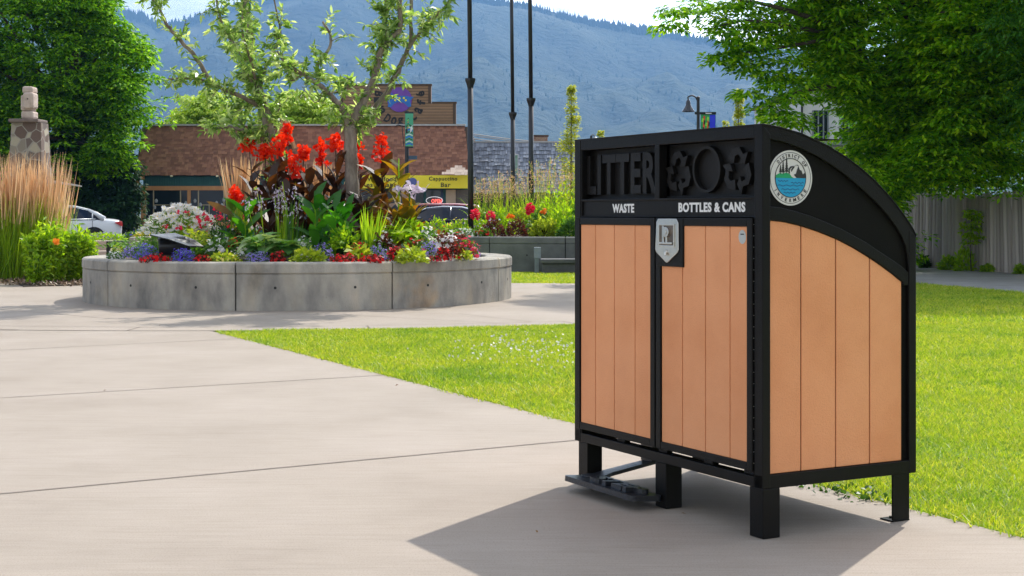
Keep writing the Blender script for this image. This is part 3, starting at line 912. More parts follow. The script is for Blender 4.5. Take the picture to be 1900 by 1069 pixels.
def dome(k, w_, h, dy=None):
    """points in the outer layer of a mound"""
    v = rdir(k); v[:, 2] = np.abs(v[:, 2])
    t = RNG.uniform(.45, 1, k) ** .5
    bump = 1 + .18 * np.sin(v[:, 0] * 9 + RNG.uniform(0, 6)) * np.cos(v[:, 1] * 7)
    return v * (t * bump)[:, None] * np.array([w_ / 2, (dy or w_) / 2, h])

def clump(kind, px, pyb, Y, wpx, hpx, leaf, flower, label, cat, group=None, nl=260, nf=110, ls=.05, lw=.028, fs=.028, ratio=1.0, z0=None):
    """a bedding plant: foliage mound with flowers on it; px/pyb: foot of the mound"""
    X = PX(px, Y); z = ZH(pyb, Y) if z0 is None else z0
    w_, h = wpx / F * Y, hpx / F * Y
    t = thing(kind, label, cat, (X, Y, z), group)
    c = np.array([X, Y, z])
    p = dome(nl, w_, h, w_ * ratio) + c
    dd = (p - c) / (np.linalg.norm(p - c, axis=1, keepdims=True) + 1e-6) + rdir(nl) * .7
    leaves_obj('foliage', p - dd * ls * .4, LM[leaf], t, ls, lw, d=dd, tv=LEAF6)
    if flower and nf:
        p = dome(nf, w_ * 1.04, h * 1.08, w_ * ratio)
        keep = np.linalg.norm(p / np.array([w_ / 2, w_ * ratio / 2, h]), axis=1) > .72
        p = p[keep] + c
        nrm = (p - c) / (np.linalg.norm(p - c, axis=1, keepdims=True) + 1e-6) + rdir(len(p)) * .6 + np.array([0, -.25, .25])
        blooms('flowers', p, FM[flower], t, fs, nrm)
    return t

LOB, BEG, LIM, ALY = 'blue and violet lobelia clumps', 'red bedding begonias', 'lime foliage plants', 'white bedding flowers'
# front row, left to right
clump('flower_clump', 214, 483, 19.3, 36, 17, 'green', 'white', 'small white flowering clump at the left tip of the round planter', 'flowers', ALY, 200, 170, .04, .02, .026)
clump('flower_clump', 222, 470, 22.3, 30, 18, 'lime', 'cream', 'pale yellow flowering clump behind the left tip of the round planter', 'flowers', None, 160, 90, .05, .03, .05)
clump('lobelia', 243, 478, 18.9, 34, 22, 'green', 'lav', 'lavender lobelia next to the white clump at the left tip of the round planter', 'lobelia', LOB, 160, 260, .03, .014, .022)
clump('lobelia', 272, 482, 18.7, 44, 30, 'green', 'blue', 'tall blue-violet lobelia just left of the black floodlight', 'lobelia', LOB, 200, 420, .03, .014, .022)
clump('begonia', 288, 486, 18.35, 60, 14, 'maroon', 'red', 'low red flowers under the black floodlight at the planter rim', 'begonia', BEG, 160, 110, .035, .03, .040)
clump('lobelia', 340, 486, 18.3, 46, 25, 'green', 'blue', 'deep blue lobelia just right of the black floodlight', 'lobelia', LOB, 200, 420, .03, .014, .022)
clump('begonia', 377, 487, 18.25, 34, 13, 'maroon', 'red', 'small red flower clump right of the deep blue lobelia', 'begonia', BEG, 120, 70, .035, .03, .040)
clump('pansy', 400, 468, 18.9, 46, 26, 'green', 'white', 'white flowers with large petals right of the black floodlight', 'flowers', ALY, 180, 34, .05, .035, .07)
clump('coleus', 417, 487, 18.3, 62, 18, 'lime', 'yel', 'bright yellow-green low plant left of the hosta at the rim', 'foliage plant', LIM, 240, 50, .055, .035, .035)
clump('begonia', 432, 462, 18.9, 22, 20, 'green', 'red', 'red and cream leaved plant just left of the hosta', 'foliage plant', None, 60, 30, .07, .05, .06)
clump('lobelia', 478, 487, 18.25, 46, 20, 'green', 'lav', 'lavender lobelia below the hosta at the rim', 'lobelia', LOB, 180, 330, .03, .014, .022)
clump('begonia', 515, 487, 18.25, 30, 20, 'maroon', 'red', 'red flower clump between the lobelia and the lime plant near the planter middle', 'begonia', BEG, 110, 60, .04, .03, .045)
clump('flower_clump', 560, 470, 18.9, 44, 30, 'hosta', 'white', 'bluish white flowers right of the hosta', 'flowers', ALY, 160, 60, .05, .03, .045)
clump('coleus', 573, 487, 18.25, 66, 26, 'lime', None, 'lime green leafy plant in the middle of the front rim', 'foliage plant', LIM, 230, 0, .075, .05)
clump('lobelia', 600, 486, 18.5, 42, 34, 'green', 'lav', 'lavender lobelia behind the lime plant in the middle of the rim', 'lobelia', LOB, 180, 330, .03, .014, .022)
clump('begonia', 640, 487, 18.2, 56, 15, 'maroon', 'red', 'wide red flower clump along the rim below the cream-edged caladium', 'begonia', BEG, 160, 110, .04, .03, .045)
clump('begonia', 690, 487, 18.2, 44, 14, 'maroon', 'red', 'red flower clump along the rim just left of the wall joint', 'begonia', BEG, 140, 90, .04, .03, .045)
clump('caladium', 662, 480, 18.45, 46, 24, 'lime', 'red', 'cream and lime leaved caladium above the red flowers', 'caladium', None, 60, 8, .11, .07, .05)
clump('lobelia', 700, 482, 18.6, 44, 26, 'green', 'lav', 'lavender lobelia left of the tall lime plant near the joint', 'lobelia', LOB, 180, 330, .03, .014, .022)
clump('begonia', 735, 484, 18.4, 38, 30, 'maroon', 'red', 'taller red flowers above the wall joint', 'begonia', BEG, 130, 70, .04, .03, .045)
clump('coleus', 763, 486, 18.3, 58, 28, 'lime', None, 'brightest lime plant right of the wall joint', 'foliage plant', LIM, 240, 0, .075, .045)
clump('lobelia', 795, 482, 18.6, 44, 32, 'green', 'lav', 'lavender lobelia right of the brightest lime plant', 'lobelia', LOB, 180, 360, .03, .014, .024)
clump('flower_clump', 805, 484, 18.5, 30, 14, 'green', 'pink', 'small pink flowers under the right-hand lavender lobelia', 'flowers', None, 100, 60, .03, .02, .03)
clump('begonia', 822, 482, 18.5, 30, 24, 'maroon', 'red', 'red flowers at the foot of the white slope of begonias', 'begonia', BEG, 110, 70, .04, .03, .05)
clump('begonia', 845, 478, 18.9, 34, 26, 'maroon', 'red', 'dark leaved red begonia near the right end of the planter', 'begonia', BEG, 170, 22, .05, .035, .05)
clump('coleus', 862, 482, 18.9, 32, 18, 'lime', 'yel', 'small yellow-green plant at the right end of the rim', 'foliage plant', LIM, 120, 20, .05, .03, .035)
clump('petunia', 868, 476, 19.2, 46, 32, 'green', 'pink', 'crimson pink flowers spilling over the right end of the planter', 'petunia', None, 180, 90, .04, .025, .055)
clump('lobelia', 878, 477, 19.3, 26, 22, 'green', 'lav', 'last lavender lobelia at the right tip of the planter', 'lobelia', LOB, 110, 200, .03, .014, .022)
# second row
clump('begonia', 710, 462, 19.0, 44, 32, 'maroon', 'white', 'white flower cluster between the sword leaves and the lime plant', 'begonia', 'white begonias', 160, 60, .05, .035, .055)
clump('begonia', 790, 452, 19.4, 50, 30, 'green', 'white', 'white begonias higher up at the right of the canna', 'begonia', 'white begonias', 160, 60, .05, .035, .06)
clump('begonia', 826, 462, 19.1, 48, 30, 'maroon', 'white', 'white begonias sloping down to the right end', 'begonia', 'white begonias', 160, 60, .05, .035, .06)
clump('begonia', 560, 487, 18.2, 30, 14, 'green', 'white', 'small white flowers at the rim left of the middle lime plant', 'flowers', ALY, 100, 60, .03, .02, .035)
clump('begonia', 450, 478, 18.5, 30, 18, 'green', 'white', 'white flowers at the front foot of the large hosta', 'flowers', ALY, 100, 50, .03, .02, .045)
clump('begonia', 670, 470, 18.8, 40, 22, 'green', 'red', 'red flowers in front of the sword leaves', 'begonia', BEG, 110, 50, .05, .03, .05)
clump('begonia', 770, 465, 19.0, 40, 24, 'green', 'red', 'red flowers behind the brightest lime plant', 'begonia', BEG, 110, 34, .05, .03, .05)
clump('begonia', 850, 455, 19.5, 44, 22, 'maroon', 'red', 'few red flowers above the white sloping begonias', 'begonia', BEG, 150, 24, .045, .03, .05)
clump('foliage_plant', 640, 462, 19.0, 62, 40, 'sun', None, 'fresh green and yellow leafy plant below the broad canna leaves', 'foliage plant', None, 260, 0, .07, .04)
clump('foliage_plant', 760, 448, 19.6, 90, 40, 'sun', None, 'light green leafy plant below the right-hand canna', 'foliage plant', None, 200, 0, .12, .05)
clump('daisy_bush', 335, 470, 20.4, 160, 84, 'green', None, 'wide mound of white daisies at the left of the planter', 'daisy bush', None, 1500, 0, .06, .02, ratio=.7)
clump('foliage_plant', 420, 470, 20.0, 90, 66, 'dark', 'lilac', 'dark airy plant with tiny pale flowers between daisies and canna', 'foliage plant', None, 900, 60, .05, .02, .03)
clump('foliage_plant', 590, 478, 19.8, 330, 52, 'dark', None, 'mass of dark foliage at the foot of the cannas', 'foliage plant', None, 1400, 0, .10, .05, ratio=.45)
clump('foliage_plant', 750, 470, 20.4, 200, 40, 'dark', None, 'dark low foliage under the right-hand flowers', 'foliage plant', None, 900, 0, .09, .04, ratio=.6)
clump('foliage_plant', 320, 478, 19.6, 200, 30, 'green', None, 'low green leaves behind the floodlight', 'foliage plant', None, 900, 0, .07, .035, ratio=.6)
clump('foliage_plant', 365, 455, 19.4, 56, 30, 'lime', 'yel', 'yellow-green leaves in front of the daisies', 'foliage plant', LIM, 160, 20, .06, .03, .04)
clump('flower_clump', 440, 460, 21.9, 500, 30, 'green', 'white', 'bed of low mixed plants along the back of the round planter', 'flowers', None, 1600, 120, .06, .03, .04, ratio=.35)
# daisies on their mound
t = bpy.data.objects['daisy_bush']
k = 620
Yc, Xc = 20.4, PX(335, 20.4); z = ZH(470, 20.4); w_, h = 160 / F * Yc, 88 / F * Yc
v = rdir(k); v[:, 2] = np.abs(v[:, 2]); v = v * np.array([w_ / 2, w_ * .35, h])
v = v[v[:, 2] > h * .42] + [Xc, Yc, z]
v += rdir(len(v)) * .03
nrm = rdir(len(v)) * .5 + np.array([0, -.35, .8])
blooms('daisy_petals', v, FM['white'], t, .09, nrm, ST9)
blooms('daisy_hearts', v + nrm / np.linalg.norm(nrm, axis=1, keepdims=True) * .008 + np.array([0, -.004, .003]), FM['yel'], t, .022, nrm)
base = np.stack([np.full(400, Xc), np.full(400, Yc), np.full(400, z)], 1) + RNG.normal(0, .12, (400, 3)) * [1.6, 1, 0]
tip = v[RNG.integers(0, len(v), 400)] - [0, 0, .02]
blades('stems', base, tip, .008, LM['sun'], t, bend=RNG.normal(0, .03, (400, 3)))
k = 26
p = np.stack([RNG.normal(Xc + .35, .28, k), RNG.normal(20.1, .15, k), RNG.uniform(.95, 1.25, k)], 1)
t2 = thing('red_flowers', 'scattered small red flowers among the white daisies', 'flowers', (Xc + .35, 20.1, .55))
blades('stems', p * [1, 1, 0] + [0, 0, .55], p, .006, LM['green'], t2)
q = np.repeat(p, 5, 0) + RNG.normal(0, .018, (k * 5, 3)); blooms('flowers', q, FM['pink'], t2, .05)

# hosta
def hosta(px, pyb, Y, wpx, hpx, label, n=46, leaf='hosta'):
    X = PX(px, Y); z = ZH(pyb, Y); w_, h = wpx / F * Y, hpx / F * Y
    t = thing('hosta', label, 'hosta', (X, Y, z))
    a = RNG.uniform(0, 2 * math.pi, n); rr_ = RNG.uniform(.15, .5, n) * w_
    b = np.stack([X + np.cos(a) * rr_ * .5, Y + np.sin(a) * rr_ * .5, z + RNG.uniform(.25, .85, n) * h * (1.2 - rr_ / w_)], 1)
    d = np.stack([np.cos(a), np.sin(a), RNG.uniform(-.35, .5, n)], 1)
    T = np.array([(0, 0, 0), (.42, .2, .12), (.5, .5, .08), (.3, .82, -.02), (0, 1, -.18), (-.3, .82, -.02), (-.5, .5, .08), (-.42, .2, .12)])
    V, Fc = scat(T, b, d, np.tile([0, 0, 1.], (n, 1)) + rdir(n) * .2, RNG.uniform(.16, .26, n), RNG.uniform(.10, .17, n))
    link('leaves', npmesh('leaves', V, Fc), LM[leaf], t)
    return t
hosta(487, 472, 18.7, 110, 42, 'large variegated hosta left of the middle of the planter')
hosta(530, 478, 18.6, 60, 34, 'smaller hosta beside the bluish white flowers')
hosta(745, 455, 19.3, 80, 34, 'light green hosta below the right-hand canna', 30, 'sun')
# hosta flower stalks
t = thing('hosta_blossom', 'pale lilac bell flowers on tall thin stalks in front of the dark cannas', 'flower stalks', (PX(500, 19.4), 19.4, .55))
k = 13
bx_ = np.array([PX(x, 19.4) for x in RNG.uniform(478, 545, k)]); b = np.stack([bx_, np.full(k, 19.4) + RNG.normal(0, .1, k), np.full(k, .6)], 1)
tp_ = b + np.stack([RNG.normal(-.05, .07, k), RNG.normal(0, .05, k), [ZH(y, 19.4) - .6 for y in RNG.uniform(335, 385, k)]], 1)
blades('stems', b, tp_, .012, LM['sun'], t, taper=.3)
q = np.concatenate([tp_ - (tp_ - b) * RNG.uniform(0, .28) + RNG.normal(0, .035, (k, 3)) for _ in range(13)])
d = rdir(len(q), 0, .8)
V, Fc = scat(LEAF, q, d, rdir(len(q)), .055, .022); link('bells', npmesh('bells', V, Fc), FM['lilac'], t)

# cannas: stem, paddle leaves, flower head
PADDLE = np.array([(0, 0, 0), (.30, .18, .05), (.48, .42, .10), (.42, .68, .07), (.2, .88, 0), (0, 1, -.06), (-.2, .88, 0), (-.42, .68, .07), (-.48, .42, .10), (-.30, .18, .05)])
def canna(px, Y, ytop, leaf, label, flower=True, nleaf=7, lean=0, ybase=440, lmin=.24, lmax=.48, group='red flowering cannas', fh=46, fw=26, drop=0.0):
    X = PX(px, Y); z1 = ZH(ytop, Y)
    t = thing('canna', label, 'canna', (X - lean, Y, .56), group if flower else 'cannas without blossom')
    top = Vector((X, Y, z1)); bot = Vector((X - lean, Y, .56))
    hgt = z1 - .56
    mb = MB(); mid = bot.lerp(top, .5) + Vector((-lean * .2, 0, 0))
    mb.tube([bot, mid, top - Vector((0, 0, .03))], [.016, .013, .008], 6)
    mb.build('stem', leafmat('canna_stem', [(.05, .02, .015), (.08, .05, .02)], tr=.1) if leaf == 'bronze' else LM['sun'], t, smooth=True)
    zz = np.linspace(.12, .72 if flower else .9, nleaf) * hgt
    a = np.arange(nleaf) * 2.4 + RNG.uniform(0, 6)
    f = zz / hgt
    b = np.stack([bot.x + (top.x - bot.x) * f, bot.y + (top.y - bot.y) * f, bot.z + zz], 1)
    d = np.stack([np.cos(a), np.sin(a) * .9, RNG.uniform(.45, 1.5, nleaf)], 1)
    n = -np.stack([np.cos(a), np.sin(a), -.6 + 0 * a], 1) + rdir(nleaf) * .35
    V, Fc = scat(PADDLE, b, d, n, RNG.uniform(lmin, lmax, nleaf), RNG.uniform(.09, .17, nleaf))
    link('leaves', npmesh('leaves', V, Fc), LM[leaf], t)
    if flower:
        k = 105
        hh, ww = fh / F * Y, fw / F * Y
        u = RNG.uniform(0, 1, k)
        q = np.stack([top.x + RNG.normal(0, .5, k) * ww * .5 * (1 - .45 * u), top.y + RNG.normal(0, .5, k) * ww * .5, z1 + (u - .75) * hh], 1)
        T = np.array([(0, 0, 0), (.4, .4, .15), (.5, .8, .0), (.1, 1, -.15), (-.35, .85, 0), (-.45, .4, .15)])
        V, Fc = scat(T, q, rdir(k, .15), rdir(k), RNG.uniform(.05, .085, k), RNG.uniform(.04, .07, k))
        link('blossom', npmesh('blossom', V, Fc), FM['canna'], t)
    return t
heads = [(462, 21.2, 262, 'leftmost tall red canna head, beside the lower limb of the left tree', 22, 24), (492, 21.0, 278, 'red canna head just right of the leftmost one', 22, 34), (519, 20.7, 262, 'broad red canna head against the left trunk', 36, 40), (533, 20.9, 240, 'highest red canna head with an orange tip', 36, 20), (545, 20.4, 300, 'largest drooping red canna head left of centre', 50, 38),
         (597, 21.0, 272, 'narrow red canna head between the two trunks', 44, 20), (622, 20.6, 258, 'round red canna head just left of the right trunk', 26, 32), (662, 21.1, 262, 'red canna head half behind the right trunk', 22, 14), (665, 20.9, 296, 'low small red canna head right of the right trunk', 20, 14), (708, 20.3, 262, 'tall slanting red canna head at the right of the right trunk', 52, 32), (563, 20.5, 280, 'small orange-red canna head on a bent stem', 18, 20), (437, 19.9, 358, 'low red canna head beside the daisies', 26, 22)]
for (px, Y, yt, lb, fh, fw) in heads:
    canna(px, Y, yt, 'bronze' if px != 437 else 'green', lb, True, 15 if px != 437 else 4, RNG.uniform(-.1, .1), fh=fh, fw=fw)
for (px, Y, yt, leaf, lb, n) in ((500, 20.3, 320, 'bronze', 'dark bronze canna without blossom behind the lilac stalks', 9), (575, 20.2, 330, 'bronze', 'dark bronze canna without blossom under the drooping red head', 9), (535, 20.0, 350, 'bronze', 'low dark canna left of the green broad leaves', 8), (620, 20.6, 320, 'bronze', 'dark canna without blossom close to the right trunk', 9), (640, 21.0, 345, 'bronze', 'dark canna without blossom behind the right trunk', 8),
                            (700, 20.3, 310, 'olive', 'canna with backlit amber leaves right of the right trunk', 8), (740, 20.0, 290, 'olive', 'canna with two big upright olive leaves near the banner post', 5), (765, 19.8, 375, 'olive', 'short canna with amber leaves near the yellow sign', 8), (735, 19.8, 400, 'olive', 'low amber canna above the white cluster', 7), (690, 20.0, 390, 'olive', 'low amber canna beside the sword leaves', 6), (670, 19.8, 370, 'bronze', 'dark canna left of the sword leaves', 7)):
    canna(px, Y, yt, leaf, lb, False, n + 11)
for (px, Y, yt, lb) in ((585, 19.3, 370, 'green canna with tall broad leaves in the middle of the planter'), (622, 19.2, 385, 'green canna with broad leaves just right of the middle'), (640, 19.3, 395, 'green canna with broad leaves beside the sword leaves'), (455, 19.8, 380, 'green canna left of the lilac stalks'), (602, 19.6, 380, 'green canna half hidden behind the broad leaves in the middle')):
    canna(px, Y, yt, 'broad', lb, False, 11, group=None, lmin=.34, lmax=.50)
t = thing('reddish_leaf_plant', 'single long red-edged green leaf leaning left over the daisies', 'foliage plant', (PX(430, 19.8), 19.8, .6))
V, Fc = scat(PADDLE, [(PX(436, 19.8), 19.8, ZH(402, 19.8))], [(-1, 0, .55)], [(0, -1, .3)], .44, .10)
link('leaf', npmesh('leaf', V, Fc), leafmat('leaf_red_green', [(.12, .12, .02), (.22, .08, .03)]), t)
# sword leaves
def swords(px, Y, ytop, label, n=34, spread=.22):
    X = PX(px, Y); h = ZH(ytop, Y) - .56
    t = thing('sword_leaf_plant', label, 'iris', (X, Y, .56), 'plants with upright sword leaves')
    b = np.array([X, Y, .56]) + RNG.normal(0, .03, (n, 3)) * [1, 1, 0]
    tp_ = b + np.stack([RNG.uniform(-.6, 1.1, n) * spread, RNG.normal(0, .08, n), RNG.uniform(.6, 1, n) * h], 1)
    blades('leaves', b, tp_, .035, LM['green'] if px % 2 else LM['sun'], t, seg=4)
swords(688, 19.0, 375, 'tuft of sword-shaped leaves right of the broad green cannas')
swords(541, 19.4, 368, 'tuft of sword-shaped leaves right of the lilac stalks', 22, .1)
swords(522, 19.5, 372, 'narrow tuft of sword leaves among the lilac stalks', 14, .06)
swords(680, 19.15, 385, 'dense tuft of sword leaves just left of the right-leaning fan', 26, .12)
swords(700, 19.2, 395, 'second wider fan of sword leaves leaning right', 20, .42)
# white-flushed leaves
t = thing('caladium', 'pinkish white flower cluster and pale leaves in front of the yellow sign', 'caladium', (PX(757, 19.7), 19.7, .6))
c = P(760, 352, 19.7)
b = ell_pts(26, c, (.27, .12, .06)); 
V, Fc = scat(PADDLE, b, rdir(26, .1), rdir(26, .8), .13, .075); link('leaves', npmesh('leaves', V, Fc), FM['lilac'], t)
mb = MB(); mb.tube([(c.x, c.y, .6), tuple(c)], .012, 6); mb.build('stem', LM['green'], t)
blooms('flowers', ell_pts(50, c, (.14, .1, .07)), FM['white'], t, .04)
# tan feather grasses between the cannas
def feather(px, Y, yt, yb, wpx, label, n=110):
    X = PX(px, Y); t = thing('feather_grass', label, 'ornamental grass', (X, Y, .56), 'tan feather grasses behind the cannas')
    b = np.array([X, Y, .56]) + RNG.normal(0, .06, (n, 3)) * [1, 1, 0]
    zt = np.array([ZH(yt + RNG.uniform(0, 40), Y) for _ in range(n)])
    tp_ = np.stack([X + RNG.normal(0, .33, n) * wpx / F * Y, Y + RNG.normal(0, .1, n), zt], 1)
    m0 = b + (tp_ - b) * .6
    blades('stems', b, m0 + 0, .007, LM['reed'], t, taper=0)
    blades('plumes', b + (tp_ - b) * .58, tp_, .026, LM['tan'], t)
feather(448, 21.6, 282, 360, 60, 'tan feather grass left of the dark cannas')
feather(592, 21.8, 290, 350, 60, 'tan feather grass between the two trunks')
# backlit small stuff in the canna mass
t = thing('loosestrife', 'thin purple spires behind the broad canna leaves', 'flowers', (PX(560, 21.5), 21.5, .55))
k = 40; b = np.stack([PX(480, 21.5) + RNG.uniform(0, 2.0, k), np.full(k, 21.5), np.full(k, .6)], 1); tp_ = b + np.stack([RNG.normal(0, .05, k), RNG.normal(0, .1, k), RNG.uniform(.4, .9, k)], 1)
blades('stems', b, tp_, .01, LM['dark'], t); q = np.concatenate([tp_ - (tp_ - b) * RNG.uniform(0, .3) + RNG.normal(0, .02, (k, 3)) for _ in range(9)]); blooms('flowers', q, FM['lilac'], t, .03)

# black floodlight lying among the flowers
t = thing('floodlight', 'black cylindrical floodlight with a flared square hood lying in the planter', 'floodlight', tuple(P(335, 486, 18.8)))
c0, c1 = P(294, 458, 18.8), P(352, 455, 18.9)
mb = MB(); dd = (c1 - c0).normalized()
mb.tube([c0, c0 + dd * .02, c1 - dd * .06, c1], [.115, .122, .122, .10], 28)
for i in range(4): mb.tube([c0 + dd * (.24 + .03 * i), c0 + dd * (.25 + .03 * i)], .126, 28)
mb.build('housing', mat('black_plastic', [(.012, .012, .013), (.022, .022, .024)], 8, .35), t, smooth=False)
mb = MB()
a, b, c, d = P(278, 437, 18.6), P(325, 434, 19.1), P(378, 458, 19.0), P(308, 445, 18.45)
up = Vector((0, 0, .012))
mb.add([a, b, P(362, 447, 19.0), P(312, 445, 18.45), a + up, b + up, P(362, 447, 19.0) + up, P(312, 445, 18.45) + up], [(0, 1, 2, 3), (4, 7, 6, 5), (0, 4, 5, 1), (1, 5, 6, 2), (2, 6, 7, 3), (3, 7, 4, 0)])
mb.add([P(312, 445, 18.45), P(362, 447, 19.0), P(378, 459, 19.0), P(350, 458, 18.6)] + [P(*q) + up for q in ((312, 445, 18.45), (362, 447, 19.0), (378, 459, 19.0), (350, 458, 18.6))], [(0, 1, 2, 3), (4, 7, 6, 5), (0, 4, 5, 1), (1, 5, 6, 2), (2, 6, 7, 3), (3, 7, 4, 0)])
mb.build('hood', MATS['black_plastic'], t)
mb = MB(); mb.tube([c0 + Vector((.3, 0, -.1)), Vector((c0.x + .3, 18.85, .5))], .02, 8); mb.build('bracket', MATS['black_plastic'], t)
# ---------------------------------------------------------------- trees
M_bark = mat('bark', [(.10, .075, .058), (.22, .175, .14), (.36, .30, .24)], 9, .95, 1, 30, stretch=(1, 1, .35))
M_barkd = mat('bark_dark', [(.045, .032, .024), (.10, .075, .055)], 8, .95, 1, 30, stretch=(1, 1, .3))
def smooth_path(pts, n=4):
    pts = [Vector(p) for p in pts]; out = []
    for i in range(len(pts) - 1):
        p0 = pts[max(i - 1, 0)]; p1 = pts[i]; p2 = pts[i + 1]; p3 = pts[min(i + 2, len(pts) - 1)]
        for k in range(n):
            t = k / n
            out.append(.5 * ((2 * p1) + (-p0 + p2) * t + (2 * p0 - 5 * p1 + 4 * p2 - p3) * t * t + (-p0 + 3 * p1 - 3 * p2 + p3) * t ** 3))
    return out + [pts[-1]]
def limb(mb, pts, r0, r1, n=8):
    q = smooth_path(pts)
    for i in range(1, len(q) - 1): q[i] = q[i] + Vector((random.uniform(-1, 1), random.uniform(-1, 1), random.uniform(-1, 1))) * .012
    mb.tube(q, [r0 + (r1 - r0) * i / (len(q) - 1) for i in range(len(q))], n)
    return q
def small_tree(label, px, Y, limbs, extra, seed):
    random.seed(seed)
    t = thing('small_tree', label, 'tree', (PX(px, Y), Y, .58), 'two small trees in the round planter')
    mb = MB(); tips = []
    for (pts, r0, r1, dens) in limbs:
        q = limb(mb, [P(x, y, Y + dy) for x, y, dy in pts], r0, r1)
        tips.append((q, dens))
    for pts, r0, r1, dens in extra:
        q = limb(mb, [Vector(p) for p in pts], r0, r1); tips.append((q, dens))
    B, Dv = [], []
    tw = mb
    for q, dens in tips:
        if dens <= 0: continue
        Ln = sum((q[i + 1] - q[i]).length for i in range(len(q) - 1))
        k = int(Ln * dens * (1.75 if q[len(q) // 2].z < 4.6 else 9))
        for _ in range(k):
            u = random.random() * (len(q) - 1); i = int(u); p = q[i].lerp(q[min(i + 1, len(q) - 1)], u - i)
            d = Vector((random.gauss(0, 1), random.gauss(0, 1), random.gauss(.35, .9))).normalized()
            ln = random.uniform(.10, .34) * (1 if p.z < 4.4 else 1.5)
            e = p + d * ln - Vector((0, 0, .05 * random.random()))
            if random.random() < .35: tw.tube([p, p.lerp(e, .5) + Vector((0, 0, .02)), e], [.006, .005, .003], 4)
            m = random.randint(10, 17)
            for j in range(m):
                f = .15 + .85 * j / m
                B.append(p.lerp(e, f)); v = d * .55 + Vector((random.gauss(0, .75), random.gauss(0, .75), random.gauss(-.15, .55)))
                Dv.append(v)
    tw.build('trunk', M_bark, t, smooth=True)
    leaves_obj('crown', np.array(B), LM['willow'], t, .115, .040, d=np.array(Dv), tv=LEAF6)
    return t
YA, YB = 21.3, 20.5
small_tree('left small tree of the round planter with thin spreading limbs and pale narrow leaves', 512, YA,
    [([(515, 455, 0), (512, 330, 0), (505, 275, 0), (497, 235, 0), (489, 192, 0), (476, 158, 0), (462, 131, 0), (464, 67, 0), (457, 20, 0), (452, -40, 0), (455, -120, .1), (450, -260, .2), (470, -350, .3)], .085, .03, 6),
     ([(489, 205, 0), (460, 185, -.2), (415, 166, -.3), (385, 152, -.35), (350, 146, -.4), (312, 146, -.5)], .04, .012, 14),
     ([(400, 160, -.3), (385, 140, -.35), (358, 98, -.4), (328, 68, -.5), (311, 47, -.55), (298, 20, -.6), (284, 0, -.6), (262, -40, -.7), (240, -110, -.8)], .036, .010, 7),
     ([(497, 262, 0), (470, 250, -.2), (445, 240, -.3), (419, 236, -.4), (400, 238, -.45)], .04, .015, 22),
     ([(480, 165, 0), (500, 110, .3), (520, 60, .5), (510, 0, .6), (520, -90, .7)], .025, .008, 10),
     ([(470, 140, 0), (440, 90, .4), (410, 40, .6), (400, -30, .8), (390, -120, .9)], .025, .008, 15),
     ([(476, 160, 0), (465, 110, -.5), (450, 60, -.8), (455, -10, -.9), (470, -120, -1)], .022, .006, 14),
     ([(490, 200, 0), (450, 190, .3), (420, 200, .4)], .02, .006, 22),
     ([(452, -40, 0), (500, -120, .2), (550, -210, .3)], .025, .006, 12),
     ([(450, -100, 0), (390, -190, .2), (350, -260, .3)], .025, .006, 12),
     ([(240, -110, -.8), (230, -190, -.9)], .01, .005, 12),
     ([(497, 225, 0), (520, 200, .2), (510, 170, .3)], .02, .006, 18)], [], 5)
small_tree('right small tree of the round planter forking low into three limbs', 652, YB,
    [([(655, 455, 0), (654, 360, 0), (652, 300, 0), (650, 262, 0), (649, 235, 0)], .098, .088, 0),
     ([(649, 245, 0), (641, 212, 0), (620, 185, -.1), (597, 162, -.1), (578, 148, -.1), (563, 138, -.1), (545, 127, -.15), (530, 118, -.2), (515, 95, -.2)], .05, .014, 10),
     ([(590, 158, -.1), (590, 140, 0), (592, 115, .05), (604, 100, .05), (614, 77, .1), (608, 55, .1), (599, 40, .1)], .028, .016, 9),
     ([(650, 245, 0), (658, 222, 0), (675, 185, 0), (691, 152, 0), (700, 120, 0), (708, 94, 0), (725, 72, 0), (742, 50, 0), (742, 0, 0), (738, -80, 0), (742, -220, .1)], .068, .022, 10),
     ([(708, 94, 0), (714, 60, .1), (716, 20, .1), (720, -50, .2), (712, -170, .3)], .03, .010, 15),
     ([(652, 250, 0), (664, 236, .15), (690, 208, .25), (711, 182, .3), (730, 148, .35), (745, 118, .4), (755, 95, .4), (762, 70, .4), (762, 0, .4), (765, -80, .5), (755, -200, .6)], .055, .018, 2.5),
     ([(757, 90, .4), (775, 65, .4), (799, 37, .4), (820, 18, .4), (839, -2, .4), (872, -60, .5), (905, -140, .5), (940, -240, .4)], .03, .012, 9),
     ([(880, -75, .5), (930, -110, .3), (985, -150, .2)], .02, .006, 12),
     ([(905, -140, .5), (915, -230, .6), (900, -320, .6)], .02, .006, 13),
     ([(872, -60, .5), (850, -150, 0), (840, -260, -.2)], .02, .006, 13),
     ([(940, -240, .4), (975, -280, .2), (1010, -290, .1)], .015, .005, 14),
     ([(560, 138, -.1), (540, 150, .1), (530, 130, .2)], .015, .005, 16),
     ([(745, 118, .4), (728, 150, .2), (705, 190, .1), (690, 215, .1)], .012, .005, 5),
     ([(610, 175, -.1), (640, 165, .2), (632, 140, .3)], .012, .004, 14),
     ([(600, 170, -.1), (585, 190, -.1), (560, 160, 0)], .012, .004, 8),
     ], [], 9)

